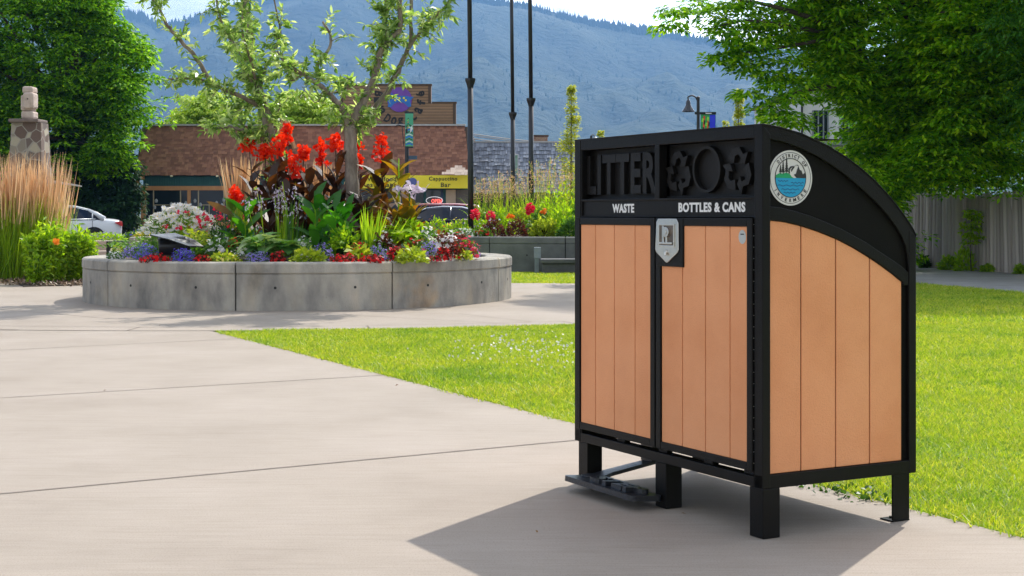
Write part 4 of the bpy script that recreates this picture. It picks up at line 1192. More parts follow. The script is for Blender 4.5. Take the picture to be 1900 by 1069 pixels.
def sprays(cent, rad, n_per, ln, wd, droop=.35, flat=.45, tv=LEAF6):
    """leaf sprays: flattened drooping fans of leaves around each centre"""
    cent = np.asarray(cent); k = len(cent)
    rad = np.broadcast_to(rad, (k,))
    c = np.repeat(cent, n_per, 0); r = np.repeat(rad, n_per)
    a = RNG.uniform(0, 2 * np.pi, k * n_per); u = np.sqrt(RNG.uniform(0, 1, k * n_per))
    pos = c + np.stack([np.cos(a) * u * r, np.sin(a) * u * r, RNG.normal(0, .22, k * n_per) * r * flat - droop * r * u ** 2], 1)
    d = np.stack([np.cos(a), np.sin(a), np.full(len(a), -.45)], 1) + rdir(len(a)) * .55
    n = rdir(len(a)) * .45 + [0, 0, 1]
    return pos, d, n
def crown(name, parent, m, ells, nspr, rad, n_per, ln, wd, shell=.55, extra=None, seedf=.9, thr=-.12, **kw):
    vol = np.array([e[1][0] * e[1][1] * e[1][2] for e in ells]) ** (2 / 3); vol = vol / vol.sum()
    cs = []
    for (c, r), f in zip(ells, vol):
        cs.append(ell_pts(int(nspr * f), c, r, shell))
    cs = np.concatenate(cs)
    keep = np.array([noise.noise(Vector(p) * seedf) > thr + random.uniform(-.1, .1) for p in cs])
    cs = cs[keep]
    if extra is not None: cs = np.concatenate([cs, np.asarray(extra)])
    cs = cs[cs[:, 2] > .15]
    pos, d, n = sprays(cs, rad * RNG.uniform(.6, 1.3, len(cs)), n_per, ln, wd, **kw)
    ok = pos[:, 2] > .05
    pos, d, n = pos[ok], d[ok], n[ok]
    k = len(pos)
    V, Fc = scat(LEAF6 if len(pos) < 140000 else LEAF, pos, d, n, ln * RNG.uniform(.65, 1.3, k), wd * RNG.uniform(.65, 1.3, k))
    return link(name, npmesh(name, V, Fc), m, parent), cs
def branches(mb, root, cs, n, r0, spread=.6):
    """limbs from the trunk top to some of the sprays"""
    idx = RNG.choice(len(cs), min(n, len(cs)), replace=False)
    for i in idx:
        e = Vector(cs[i]); s = Vector(root) + Vector((0, 0, random.uniform(-.5, 1.2)))
        m = s.lerp(e, .5) + Vector((random.uniform(-.3, .3), random.uniform(-.3, .3), .25 * (e - s).length * .4))
        mb.tube(smooth_path([s, m, e], 4), [r0 * (1 - .85 * j / 8) for j in range(9)], 6)

# big tree at the right, overhanging the paling fence
M_mapl = leafmat('leaf_box_elder', [(.04, .14, .004), (.13, .34, .008), (.25, .50, .014), (.52, .70, .03)], (1.35, 1.4, .25), .5, rough=.45, spec=.12)
M_elmr = leafmat('leaf_dark_elm', [(.02, .09, .012), (.06, .20, .02), (.14, .30, .04)], (1.3, 1.4, .4), .5, rough=.45, spec=.12)
random.seed(3)
t = thing('broadleaf_tree', 'large bright green tree overhanging the grey paling fence', 'tree', (8.0, 31.3, 0))
ex = []
for (x, y, Y) in [(1262, 12, 27.5), (1252, 40, 27.5), (1290, 6, 27.6), (1330, 15, 27.6), (1325, 40, 27.6), (1340, 62, 27.4), (1362, 30, 27.6), (1385, 10, 27.8), (1390, 48, 27.6), (1370, 75, 27.4), (1335, 108, 27.2), (1360, 100, 27.3), (1385, 92, 27.3), (1405, 75, 27.5), (1385, 125, 27.3), (1410, 120, 27.5), (1430, 100, 27.6), (1425, 60, 27.8), (1420, 20, 28), (1445, 35, 28), (1455, 80, 28), (1462, 60, 28), (1480, 110, 27.8), (1470, 135, 27.6), (1450, 140, 27.5), (1440, 150, 27.4), (1480, 165, 27.4), (1465, 175, 27.2), (1425, 195, 27.1), (1440, 205, 27.1), (1460, 215, 27.1), (1478, 228, 27.3), (1385, 165, 27), (1500, 150, 27.8), (1355, 8, 27.8), (1410, 40, 27.8)]:
    for _ in range(4):
        q = P(x + random.uniform(-14, 14), y + random.uniform(-11, 11), Y + random.uniform(-.4, .4)); ex.append(tuple(q))
ells = [((9.6, 29.3, 7.2), (4.6, 4.2, 4.6)), ((7.9, 28.4, 4.8), (1.9, 2.0, 2.5)), ((9.4, 28.4, 3.5), (2.8, 1.7, 1.9)), ((8.4, 28.6, 3.1), (1.7, 1.3, 1.5)), ((6.3, 28.5, 6.2), (1.8, 1.8, 1.8)), ((8.6, 31, 4.2), (2.4, 1.6, 3.0)), ((9.0, 29.5, 12.), (3.6, 3.4, 2.6)), ((PX(1632, 29), 29, ZH(300, 29)), (.95, 1.2, 1.25)), ((PX(1672, 30.6), 30.6, ZH(410, 30.6)), (.50, .8, .95)), ((PX(1570, 28.5), 28.5, ZH(90, 28.5)), (.85, 1.2, 1.15))]
cr, cs = crown('crown', t, M_mapl, ells, 9000, .34, 44, .135, .066, .3, extra=ex, thr=-.05, seedf=.62)
mb = MB()
mb.tube(smooth_path([(8.0, 31.3, 0), (7.95, 31.2, 1.2), (7.9, 30.9, 2.4), (8.0, 30.4, 3.6), (8.4, 30, 5.2)], 4), [.34 - .011 * i for i in range(17)], 12)
mb.tube(smooth_path([(8.7, 30.9, 2.2), (7.6, 29.6, 3.4), (6.4, 28.3, 4.6), (4.9, 27.7, 5.1), (3.6, 27.5, 5.25)], 4), [.12 - .0068 * i for i in range(17)], 8)
mb.tube(smooth_path([(7.2, 29.2, 3.8), (6.0, 28, 3.6), (5.2, 27.4, 3.4), (4.7, 27.2, 3.1)], 4), [.06 - .004 * i for i in range(13)], 6)
mb.tube(smooth_path([(6.4, 28.3, 4.6), (5.0, 27.6, 4.3), (4.1, 27.3, 4.15)], 4), [.05 - .005 * i for i in range(9)], 6)
mb.tube(smooth_path([(6.4, 28.3, 4.6), (4.6, 27.6, 4.8), (3.9, 27.5, 4.7)], 4), [.05 - .005 * i for i in range(9)], 6)
mb.tube(smooth_path([(8.5, 30.5, 3.4), (9.8, 29.4, 4.6), (11.2, 28.6, 6.4)], 4), [.16 - .014 * i for i in range(9)], 8)
branches(mb, (8.5, 30.3, 4.2), cs, 30, .05)
mb.build('trunk', M_barkd, t, smooth=True)
random.seed(4)
t = thing('broadleaf_tree', 'darker tree with drooping leaves at the right edge, in front of the bright green one', 'tree', (11.9, 27.2, 0))
cr, cs = crown('crown', t, M_elmr, [((11.2, 25.8, 6.4), (3.1, 2.6, 4.4)), ((10.2, 25.6, 4.2), (2.0, 1.6, 2.0)), ((10.8, 25.2, 3.4), (1.6, 1.4, 1.4))], 1300, .38, 46, .115, .045, .4, thr=-.25, droop=.7)
mb = MB(); mb.tube(smooth_path([(11.9, 27.2, 0), (11.7, 26.9, 2), (11.4, 26.4, 4.5), (11.3, 26, 7)], 4), [.28 - .015 * i for i in range(13)], 10)
branches(mb, (11.4, 26.3, 4.5), cs, 30, .06)
mb.build('trunk', M_barkd, t, smooth=True)
# bushes behind the fence, heightened as dark backing for the crown's shaded depth
t = thing('bush', 'bush behind the paling fence, made tall as dark backing for the shaded crown', 'bush', (9.8, 34.6, 0))
crown('foliage', t, M_elmr, [((10.4, 35.2, 3.4), (2.4, 1.5, 4.0)), ((12.6, 34.6, 3.6), (2.6, 1.4, 4.2)), ((8.9, 34.2, 1.5), (1.0, .8, 1.8))], 1100, .42, 44, .12, .06, .2, thr=-.5)

# large tree at the left, beside the cafe
M_ash = leafmat('leaf_ash', [(.02, .09, .005), (.12, .33, .01), (.42, .70, .03)], (1.35, 1.35, .25), .5, rough=.45, spec=.1)  # wide random leaf tones stand in for sun-caught and shaded leaves
random.seed(8)
t = thing('broadleaf_tree', 'huge round green tree at the left, behind the stone pillar and white car', 'tree', (-17.3, 58.5, 0))
def EL(px, py, rx, ry, Y, dy): return ((PX(px, Y), Y, ZH(py, Y)), (rx / F * Y, dy, ry / F * Y))
ells = [EL(85, 90, 165, 185, 57.5, 3.6), EL(205, 125, 80, 80, 57, 2.0), EL(238, 185, 74, 62, 56.5, 1.6), EL(215, 270, 50, 45, 56.3, 1.0), EL(140, 250, 120, 100, 56.6, 2.2), EL(-60, 200, 120, 160, 57.5, 3.0), EL(120, -60, 130, 90, 58, 3.0), EL(30, 300, 110, 80, 56.8, 2.0), EL(305, 172, 22, 18, 56, .7), EL(170, 40, 66, 60, 57, 2)]
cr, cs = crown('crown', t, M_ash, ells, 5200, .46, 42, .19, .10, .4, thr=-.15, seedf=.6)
mb = MB(); mb.tube(smooth_path([(-17.3, 58.5, 0), (-17.2, 58.4, 2), (-17.4, 58, 5), (-17.3, 57.8, 9)], 4), [.42 - .02 * i for i in range(13)], 10)
branches(mb, (-17.3, 58, 4), cs, 50, .12)
mb.build('trunk', M_barkd, t, smooth=True)
t = thing('ivy_hedge', 'dark ivy-covered hedge behind the white car, under the huge left tree', 'hedge', (-16.2, 57.8, 0))
crown('foliage', t, leafmat('leaf_ivy', [(.012, .04, .012), (.02, .065, .02), (.035, .09, .03)], tr=.25, rough=.6, spec=.1), [EL(110, 300, 100, 55, 57.6, .9), EL(215, 330, 45, 60, 57.3, .7), EL(190, 370, 62, 78, 57.2, .9), EL(120, 390, 90, 80, 57.4, .9), EL(232, 385, 26, 70, 57.2, .7), EL(30, 380, 70, 90, 57.4, .9), EL(-60, 360, 70, 110, 57.4, .9)], 1500, .42, 44, .15, .10, .3, thr=-.5)
# pale trees behind the cafe
M_pop = leafmat('leaf_pale_green', [(.26, .42, .03), (.44, .60, .06), (.66, .74, .14)], (1.3, 1.3, .5), .45)
for (lb, e, px, Y, n) in (('pale green tree behind the left end of the cafe roof', [EL(380, 225, 55, 60, 76, 2), EL(345, 245, 40, 45, 75, 1.5), EL(420, 240, 45, 45, 75, 1.5)], 380, 76, 620),
                          ('yellow-green tree behind the cafe roof between the two small trees', [EL(560, 215, 52, 52, 77, 2), EL(600, 225, 45, 45, 76, 1.5), EL(520, 230, 40, 45, 76, 1.5)], 565, 77, 620),
                          ('small bright tree behind the roof just left of the cafe gable', [EL(630, 235, 20, 40, 78, 1)], 630, 78, 120)):
    t = thing('broadleaf_tree', lb, 'tree', (PX(px, Y), Y, 0), 'trees behind the cafe')
    cr, cs = crown('crown', t, M_pop, e, n, .5, 40, .22, .12, .3, thr=-.3)
    mb = MB(); mb.tube([(PX(px, Y), Y, 0), (PX(px, Y), Y, ZH(240, Y))], [.3, .15], 8); mb.build('trunk', M_barkd, t)
# narrow columnar trees
M_col = leafmat('leaf_columnar', [(.34, .42, .02), (.52, .58, .04), (.70, .68, .10)], (1.2, 1.15, .35), .6, spec=.2)
def column(px, Y, ytop, ybot, wpx, label, n=300):
    X = PX(px, Y); t = thing('columnar_tree', label, 'tree', (X, Y, 0), 'narrow yellow-green street trees')
    z1, z0 = ZH(ytop, Y), max(.8, ZH(ybot, Y))
    u = RNG.uniform(0, 1, n) ** 1.1
    w_ = wpx / F * Y / 2 * np.clip(1.15 * (1 - u) ** .62 * (.62 + .38 * np.sin(u * 19 + 1) * np.cos(u * 7)) + .06, .05, 1.1)
    a = RNG.uniform(0, 6.28, n); rr_ = w_ * RNG.uniform(.2, 1, n)
    c = np.stack([X + w_ * .35 * np.sin(u * 11) + .04 * np.sin(u * 8) + np.cos(a) * rr_, Y + np.sin(a) * rr_, z0 + u * (z1 - z0)], 1)
    pos, d, nn = sprays(c, .25 * (1.05 - .75 * u), 24, .1, .06, droop=-.1, flat=1.3)
    V, Fc = scat(LEAF6, pos, d + [0, 0, .5], nn, .085, .05); link('crown', npmesh('crown', V, Fc), M_col, t)
    mb = MB(); mb.tube([(X, Y, 0), (X, Y, z0), (X, Y, z1 - .2)], [.06, .05, .01], 8); mb.build('trunk', M_bark, t)
column(1060, 45, 160, 400, 50, 'tallest yellow-green columnar tree, left of the litter bin', 165)
column(1370, 46, 168, 400, 28, 'slim yellow-green columnar tree above the litter bin, right of the lamp', 200)
column(1113, 52, 244, 420, 26, 'tip of a columnar tree just above the left end of the litter bin', 120)
column(1345, 52, 226, 420, 12, 'tiny tip of a columnar tree right of the lamp banner', 70)
# ---------------------------------------------------------------- left bed: reed grass and shrubs
def reed(px, Y, ytop, wpx, label, n=520, seed=0):
    X = PX(px, Y); t = thing('reed_grass', label, 'ornamental grass', (X, Y, .02), 'feather reed grass clumps in the left bed')
    w_ = wpx / F * Y; n = int(n * .72)
    def cl(n, zlo, zhi, sp):
        b = np.stack([X + RNG.normal(0, .17, n) * w_, Y + RNG.normal(0, .14, n), np.full(n, .02)], 1)
        z = RNG.uniform(zlo, zhi, n)
        out = np.sign(b[:, 0] - X) * np.abs(RNG.normal(0, 1, n)) * sp
        tp_ = np.stack([b[:, 0] + (b[:, 0] - X) * .6 + RNG.normal(0, sp, n) * (z / zhi), b[:, 1] + RNG.normal(0, sp, n), z], 1)
        return b, tp_
    zt = ZH(ytop, Y)
    n2_ = int(n * 1.6); b, tp_ = cl(n2_, .30 * zt, .72 * zt, .18); blades('leaves', b, tp_, .012, LM['sun'], t, bend=RNG.normal(0, .03, (n2_, 3)), seg=3)
    k = n // 2
    b, tp_ = cl(k, .3 * zt, .55 * zt, .35); tp_[:, 2] *= .8; blades('low_leaves', b, tp_, .012, LM['sun'], t, bend=np.tile([0, 0, .15], (k, 1)), seg=4)
    k = int(n * .62)
    b, tp_ = cl(k, .70 * zt, 1.05 * zt, .2)
    f = RNG.uniform(.55, .68, k)[:, None]
    blades('stems', b, b + (tp_ - b) * f, .006, LM['reed'], t, taper=0)
    blades('plumes', b + (tp_ - b) * (f - .02), tp_, .018, LM['tan'], t, seg=3)
reed(-35, 25.3, 285, 80, 'reed grass clump cut by the left edge of the picture', 520)
reed(22, 25.6, 290, 70, 'reed grass clump in front of the stone pillar', 620)
reed(66, 25.9, 288, 66, 'reed grass clump behind the yellow-green shrub at the left', 620)
reed(98, 26.3, 300, 46, 'rightmost reed grass clump, next to the white car', 380)
t = thing('reed_stalks', 'few long tan stalks leaning right in front of the white car', 'ornamental grass', (PX(105, 25.6), 25.6, .02))
B = np.array([P(x, 500, 25.6) for x in (98, 100, 103, 105, 107, 104, 99, 108)]); T = np.array([P(x, y, 25.5) for x, y in ((117, 282), (110, 295), (132, 350), (124, 330), (135, 372), (112, 310), (122, 352), (128, 395))])
blades('stems', B, T, .008, LM['tan'], t, taper=.2); blades('plumes', B + (T - B) * .66, T, .035, LM['tan'], t)
def shrub(px, Y, ytop, wpx, label, n=2600):
    X = PX(px, Y); h = ZH(ytop, Y); t = thing('shrub', label, 'shrub', (X, Y, .02), 'yellow-green shrubs in the left bed')
    w_ = wpx / F * Y
    # upright leafy shoots
    m = 130; a = RNG.uniform(0, 6.28, m); r = np.sqrt(RNG.uniform(0, 1, m)) * w_ * .38
    b = np.stack([X + np.cos(a) * r * .6, Y + np.sin(a) * r * .6, np.full(m, .02)], 1)
    hh = h * (1 - .45 * (r / (w_ * .5)) ** 2) * RNG.uniform(.62, 1.1, m)
    tp_ = np.stack([X + np.cos(a) * r * 1.35, Y + np.sin(a) * r * 1.1, hh], 1)
    blades('stems', b, tp_, .010, LM['green'], t, taper=.3)
    i = RNG.integers(0, m, n); f = RNG.uniform(.12, 1, n)[:, None]
    p = b[i] + (tp_[i] - b[i]) * f + RNG.normal(0, .02, (n, 3))
    d = rdir(n, .25); leaves_obj('leaves', p, LM['sun'], t, .10, .042, d=d, tv=LEAF6)
    return t
shrub(88, 24.6, 418, 88, 'yellow-green shrub with an orange flower in front of the reed grass', 6500)
shrub(146, 24.9, 424, 62, 'yellow-green shrub touching the left end of the round planter', 4600)
shrub(72, 24.3, 470, 50, 'lower part of the yellow-green shrub at the mulch edge', 1100)
t = thing('coneflower', 'single orange flower on the yellow-green shrub at the left', 'flower', tuple(P(104, 470, 24.1)))
c = np.array([P(104, 448, 24.1)] * 9) + RNG.normal(0, .02, (9, 3)); blooms('petals', c, FM['orange'], t, .10, np.tile([0, -.8, .5], (9, 1)) + rdir(9) * .4)
blades('stem', [tuple(P(103, 500, 24.15))], [tuple(P(104, 449, 24.12))], .012, LM['green'], t)

# low walls and steps beyond the round planter
M_tan = mat('tan_concrete', [(.36, .28, .22), (.44, .35, .28)], 3, .9, .3)
t = thing('low_wall', 'pair of low tan concrete steps behind the left tip of the round planter', 'steps', (PX(175, 33), 33, 0))
mb = MB(); x0, x1 = PX(120, 33), PX(209, 33)
mb.box(x0, x1, 33, 33.5, 0, ZH(466, 33)); mb.build('lower_step', M_tan, t, bevel=.02)
mb = MB(); mb.box(x0, PX(205, 34), 34, 34.5, 0, ZH(447, 34)); mb.build('upper_step', M_tan, t, bevel=.02)
mb = MB(); mb.box(PX(238, 27), PX(300, 27), 27, 28, 0, ZH(440, 27))
tag(mb.build('concrete_block', M_conc, None, origin=(PX(268, 27), 27.5, 0), bevel=.04), 'plain grey concrete block seen between the floodlight and the tan steps', 'concrete block')
mb = MB(); mb.prism([(PX(205, 27.6), 27.3), (PX(236, 27.6), 27.3), (PX(232, 27.6), 27.9), (PX(208, 27.6), 27.9)], .35, ZH(447, 27.6), 'z'); mb.box(PX(214, 27.6), PX(230, 27.6), 27.4, 27.8, 0, .37)
tag(mb.build('box_light', mat('box_black', [(.015, .015, .015), (.03, .03, .03)], 5, .6), None, origin=(PX(220, 27.6), 27.6, 0), bevel=.01), 'small black box standing left of the grey concrete block', 'light fixture')
clump('flower_clump', 222, 478, 25.9, 30, 24, 'lime', 'cream', 'pale yellow flowers in front of the small black box', 'flowers', None, 260, 60, .06, .03, .06)
clump('flower_bed', 195, 447, 36, 90, 16, 'sun', 'lav', 'low violet flowers on top of the tan steps below the white car', 'flowers', None, 500, 90, .10, .03, .05, ratio=.4)
clump('flower_bed', 262, 441, 30, 66, 14, 'green', 'blue', 'violet flowers behind the grey concrete block', 'flowers', None, 260, 120, .07, .03, .04, ratio=.4)
clump('flower_clump', 265, 440, 28.9, 40, 10, 'yellow', 'yel', 'small yellow flowers just above the grey concrete block', 'flowers', None, 120, 40, .06, .03, .04, ratio=.5)

# ---------------------------------------------------------------- second planter with flagpoles
C2, R2, H2 = Vector((1.3, 36.1, 0)), 6.3, .71
a0 = front_angle(1049, C2, R2); a1 = front_angle(922, C2, R2); st = a0 - a1
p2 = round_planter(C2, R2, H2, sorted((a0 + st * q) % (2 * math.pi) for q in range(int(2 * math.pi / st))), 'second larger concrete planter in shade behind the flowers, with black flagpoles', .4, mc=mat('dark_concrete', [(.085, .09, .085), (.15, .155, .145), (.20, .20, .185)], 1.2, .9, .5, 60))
M_pole = mat('black_steel', [(.012, .013, .015), (.02, .021, .024)], 4, .35)
for (px0, px1, Y, yc, r0, r1, lb) in ((873.5, 869, 31.5, 150, .062, .050, 'nearest and thickest black flagpole, leftmost of the three'), (952, 951, 41.6, 212, .065, .052, 'farthest black flagpole with the lowest collar, middle of the three'), (986, 982, 37.2, 186, .065, .052, 'rightmost black flagpole of the three')):
    X = PX(px0, Y); Xt = X
    t = thing('flagpole', lb, 'flagpole', (X, Y, H2 - .05), 'three black flagpoles')
    zc = ZH(yc, Y)
    mb = MB(); mb.tube([(X, Y, .5), (X - .01, Y, zc)], r0, 20); mb.build('pole', M_pole, t, smooth=True)
    mb = MB(); mb.tube([(X, Y, .5), (X, Y, .78)], r0 + .05, 16); mb.build('base', M_pole, t, bevel=.01)
    k = Y / 31.5; xc = X - .01
    mb = MB(); mb.tube([(xc, Y, zc - .17 * 1.1), (xc, Y, zc - .10), (xc, Y, zc - .01), (xc, Y, zc + .005), (xc, Y, zc + .05)], [r0 * 1.0, r0 * 1.35, r0 * 1.95, r0 * 2.0, r0 * 2.0], 6); mb.build('collar', M_pole, t)
    mb = MB(); mb.tube([(xc, Y, zc), (xc - .05, Y, zc + 5)], r1, 18); mb.build('upper_pole', M_pole, t, smooth=True)
    mb = MB(); mb.tube([(xc - .05, Y, zc + 4.95), (xc - .05, Y, zc + 5.0), (xc - .05, Y, zc + 5.1)], [r1, r1 * 1.6, .01], 12); mb.build('cap', M_pole, t)
# plants of the second planter
def c2(kind, px, Y, w_, h, leaf, fl, lb, cat, nl=320, nf=60, ls=.09, lw=.035, fs=.06, grp=None, ratio=.6): return clump(kind, px, 0, Y, w_, h, leaf, fl, lb, cat, grp, nl, nf, ls, lw, fs, ratio, z0=H2 - .02)
c2('flower_clump', 810, 31.3, 60, 34, 'sun', 'orange', 'orange and yellow flowers at the left of the second planter, beside the dark car', 'flowers', nf=50)
c2('flower_clump', 850, 31.2, 56, 30, 'sun', 'yel', 'yellow flowers left of the nearest flagpole', 'flowers', nf=40)
c2('flower_clump', 862, 30.6, 60, 16, 'green', 'white', 'low white flowers at the rim of the second planter', 'flowers', nf=110, ls=.05)
c2('flower_clump', 895, 30.6, 40, 16, 'green', 'red', 'low red flowers at the rim of the second planter', 'flowers', nf=50, ls=.05)
c2('flower_clump', 880, 32.3, 46, 40, 'sun', 'lilac', 'pale lilac flowers around the nearest flagpole', 'flowers', nf=60)
c2('purple_shrub', 915, 30.9, 44, 36, 'maroon', 'lilac', 'purple leaved bush left in the second planter', 'shrub', 480, 30, .06, .035, grp='purple leaved bushes')
c2('purple_shrub', 958, 30.9, 44, 34, 'maroon', None, 'darker purple leaved bush below the middle flagpole', 'shrub', 480, 0, .06, .035, grp='purple leaved bushes')
c2('purple_shrub', 1000, 31.0, 34, 28, 'bronze', None, 'small dark bush right of the two purple ones', 'shrub', 380, 0, .06, .035)
for i, (px, Y, w_, h, leaf) in enumerate([(925, 32.6, 60, 52, 'sun'), (965, 33, 60, 50, 'lime'), (1005, 31.8, 60, 50, 'green'), (1045, 31.2, 70, 56, 'sun'), (1035, 32.8, 90, 92, 'sun'), (1080, 32, 70, 80, 'green'), (990, 33.6, 50, 62, 'sun'), (1010, 30.9, 56, 36, 'lime'), (1058, 30.7, 50, 34, 'green'), (905, 33.4, 50, 44, 'green'), (1062, 33.4, 80, 104, 'lime'), (1130, 32.5, 90, 80, 'green')]):
    lbs = ['bright green plant between the two left flagpoles', 'lime plant between the middle and right flagpoles', 'dark green plant at the foot of the right flagpole', 'sunny green plant at the rim nearest the litter bin', 'tall green bush left of the litter bin', 'green bush partly behind the litter bin', 'green plant behind the right flagpole', 'small lime plant at the rim below the right flagpole', 'small green plant at the rim by the bin edge', 'green plant right of the nearest flagpole', 'tallest lime bush left of the litter bin in the second planter', 'bush of the second planter hidden behind the litter bin']
    c2('foliage_plant', px, Y, w_, h, leaf, None, lbs[i], 'foliage plant', 520, 0, .11, .04)
for (px, Y, yt, yy_) in ((882, 31.2, 398, 'red flower head at the foot of the nearest flagpole'), (910, 31.6, 402, 'red flower head between the left and middle flagpoles'), (982, 31.6, 388, 'red flower head at the foot of the right flagpole')):
    X = PX(px, Y); t = thing('tall_flower', yy_, 'flower', (X, Y, H2 - .02), 'red flower heads in the second planter')
    c = P(px, yt, Y); blades('stem', [(X, Y, H2)] * 3, [tuple(c)] * 3, .02, LM['green'], t)
    blooms('blossom', ell_pts(60, c, (.11, .1, .12)), FM['pink'], t, .085)
for (px, Y, yt, yy_) in ((947, 31.6, 402, 'orange flower head below the middle flagpole'), (1008, 31.4, 392, 'orange flower head right of the right flagpole')):
    X = PX(px, Y); t = thing('tall_flower', yy_, 'flower', (X, Y, H2 - .02), None)
    c = P(px, yt, Y); blades('stem', [(X, Y, H2)] * 3, [tuple(c)] * 3, .02, LM['green'], t)
    blooms('blossom', ell_pts(30, c, (.08, .06, .06)), FM['orange'], t, .07)
for (px, Y, yt, w_, lb) in ((898, 34, 330, 70, 'pale grass with arching blades right of the nearest flagpole'), (935, 34.5, 320, 60, 'pale grass between the flagpoles'), (972, 34.5, 318, 50, 'pale plumed grass between middle and right flagpole'), (1010, 34.2, 300, 70, 'pinkish plumed grass left of the columnar tree'), (1045, 34.2, 300, 60, 'plumed grass in front of the columnar tree')):
    X = PX(px, Y); t = thing('plumed_grass', lb, 'ornamental grass', (X, Y, H2 - .03), 'plumed grasses in the second planter')
    n = 60; b = np.stack([X + RNG.normal(0, .1, n), Y + RNG.normal(0, .1, n), np.full(n, H2 - .03)], 1)
    zt = ZH(yt, Y); tp_ = np.stack([X + RNG.normal(0, .4, n), Y + RNG.normal(0, .25, n), H2 + RNG.uniform(.35, .72, n) * (zt - H2)], 1)
    blades('leaves', b, tp_, .012, LM['sun'], t, bend=np.tile([0, 0, .22], (n, 1)), seg=5)
    n = 34; b = b[:n]; tp_ = np.stack([X + RNG.normal(0, .25, n), Y + RNG.normal(0, .2, n), H2 + RNG.uniform(.7, 1.05, n) * (zt - H2)], 1)
    blades('stems', b, tp_, .006, LM['reed'], t, taper=0)
    q = np.repeat(tp_, 14, 0); q = q - (q - np.repeat(b, 14, 0)) * RNG.uniform(0, .26, (len(q), 1)) + RNG.normal(0, .022, (len(q), 3))
    leaves_obj('plumes', q, LM['tan'], t, .06, .014, up=.6)
# metal box on its post and the stone bench in front of the second planter
M_grey = mat('grey_metal', [(.20, .23, .26), (.27, .30, .33)], 6, .5, metal=.3)
t = thing('utility_box', 'small blue-grey metal box on a post in front of the second planter', 'utility box', (PX(994, 29.4), 29.4, 0))
mb = MB(); mb.box(PX(991, 29.3), PX(1003.5, 29.3), 29.3, 29.42, ZH(480, 29.3), ZH(459, 29.3)); mb.build('box', M_grey, t, bevel=.008)
mb = MB(); mb.box(PX(992, 29.3), PX(1000, 29.3), 29.33, 29.40, 0, ZH(480, 29.3)); mb.build('post', M_grey, t, bevel=.004)
M_stone = mat('dark_stone', [(.06, .06, .065), (.12, .12, .125)], 4, .8, .4)
t = thing('stone_bench', 'long dark stone bench at the foot of the second planter', 'bench', (PX(1060, 29), 29, 0))
mb = MB(); mb.box(PX(1003, 28.9), PX(1180, 28.9), 28.9, 29.5, ZH(489, 28.9), ZH(481, 28.9)); mb.build('seat', M_stone, t, bevel=.02)
mb = MB(); mb.box(PX(1006, 28.9), PX(1178, 28.9), 28.97, 29.45, 0, ZH(489.2, 28.9)); mb.build('base', M_stone, t, bevel=.02)

# ---------------------------------------------------------------- stone pillar with carving
def rubble_mat():
    m = mat('rubble_stone', [(.10, .075, .06), (.17, .13, .105)], 4, .9, .6, 30)
    t = m.node_tree; b = t.nodes['Principled BSDF']
    g = t.nodes.new('ShaderNodeTexCoord'); v = t.nodes.new('ShaderNodeTexVoronoi'); v.inputs['Scale'].default_value = 3.4
    t.links.new(g.outputs['Object'], v.inputs[0])
    r = ramp(t, [(.1, (.12, .08, .06)), (.4, (.19, .13, .10)), (.6, (.13, .10, .085)), (.8, (.40, .35, .25)), (.95, (.20, .15, .12))]); t.links.new(v.outputs['Color'], r.inputs[0])
    e = t.nodes.new('ShaderNodeTexVoronoi'); e.feature = 'DISTANCE_TO_EDGE'; e.inputs['Scale'].default_value = 3.4; t.links.new(g.outputs['Object'], e.inputs[0])
    re = ramp(t, [(.02, (1, 1, 1)), (.05, (0, 0, 0))]); t.links.new(e.outputs['Distance'], re.inputs[0])
    k = t.nodes.new('ShaderNodeMixRGB'); k.inputs[2].default_value = (.30, .27, .22, 1)
    t.links.new(re.outputs[0], k.inputs[0]); t.links.new(r.outputs[0], k.inputs[1]); t.links.new(k.outputs[0], b.inputs['Base Color'])
    return m
Y = 40; pxc = 46; t = thing('stone_pillar', 'tapered rubble stone pillar behind the reed grass at the left', 'pillar', (PX(pxc, Y), Y, 0))
zt = ZH(227, Y); Xc = PX(pxc, Y)
mb = MB(); n = 7
lv = []
for i in range(n + 1):
    f = i / n; hw = .60 - .21 * f; z = zt * f
    lv.append([(Xc + sx * hw * (1 + random.uniform(-.04, .04)), Y + .45 + sy * hw * .9, z) for sx, sy in ((-1, -1), (-.33, -1.02), (.33, -1.02), (1, -1), (1, 1), (-1, 1))])
vs = [p for l in lv for p in l]
fs = [(i * 6 + k, i * 6 + (k + 1) % 6, (i + 1) * 6 + (k + 1) % 6, (i + 1) * 6 + k) for i in range(n) for k in range(6)] + [tuple(range(n * 6, n * 6 + 6))]
mb.add(vs, fs); mb.build('shaft', rubble_mat(), t)
mb = MB(); mb.box(Xc - .45, Xc + .36, Y - .02, Y + .86, zt, zt + .10, M=None); mb.build('capstone', mat('cap_stone', [(.12, .085, .07), (.22, .17, .14)], 3, .9, .5), t, bevel=.03)
M_carv = mat('carved_stone', [(.40, .30, .24), (.52, .41, .34), (.58, .48, .41)], 5, .9, .8, 25)
t = thing('stone_carving', 'weathered pinkish stone carving of stacked rounded blocks standing on the pillar', 'carving', (PX(46, Y), Y + .35, zt + .10))
z0 = zt + .10; xc = PX(47, Y)
for (x0, x1, y0, y1, a, b, nm) in ((-.17, .17, .12, .60, 0, .22, 'base'), (-.15, .13, .16, .56, .22, .32, 'neck'), (-.09, .20, .04, .50, .28, .72, 'front_block'), (-.19, -.07, .15, .55, .22, .66, 'side_block'), (-.14, .16, .12, .58, .70, .89, 'top_block')):
    mb = MB(); mb.box(xc + x0, xc + x1, Y + y0, Y + y1, z0 + a, z0 + b); o = mb.build(nm, M_carv, t, bevel=.055)
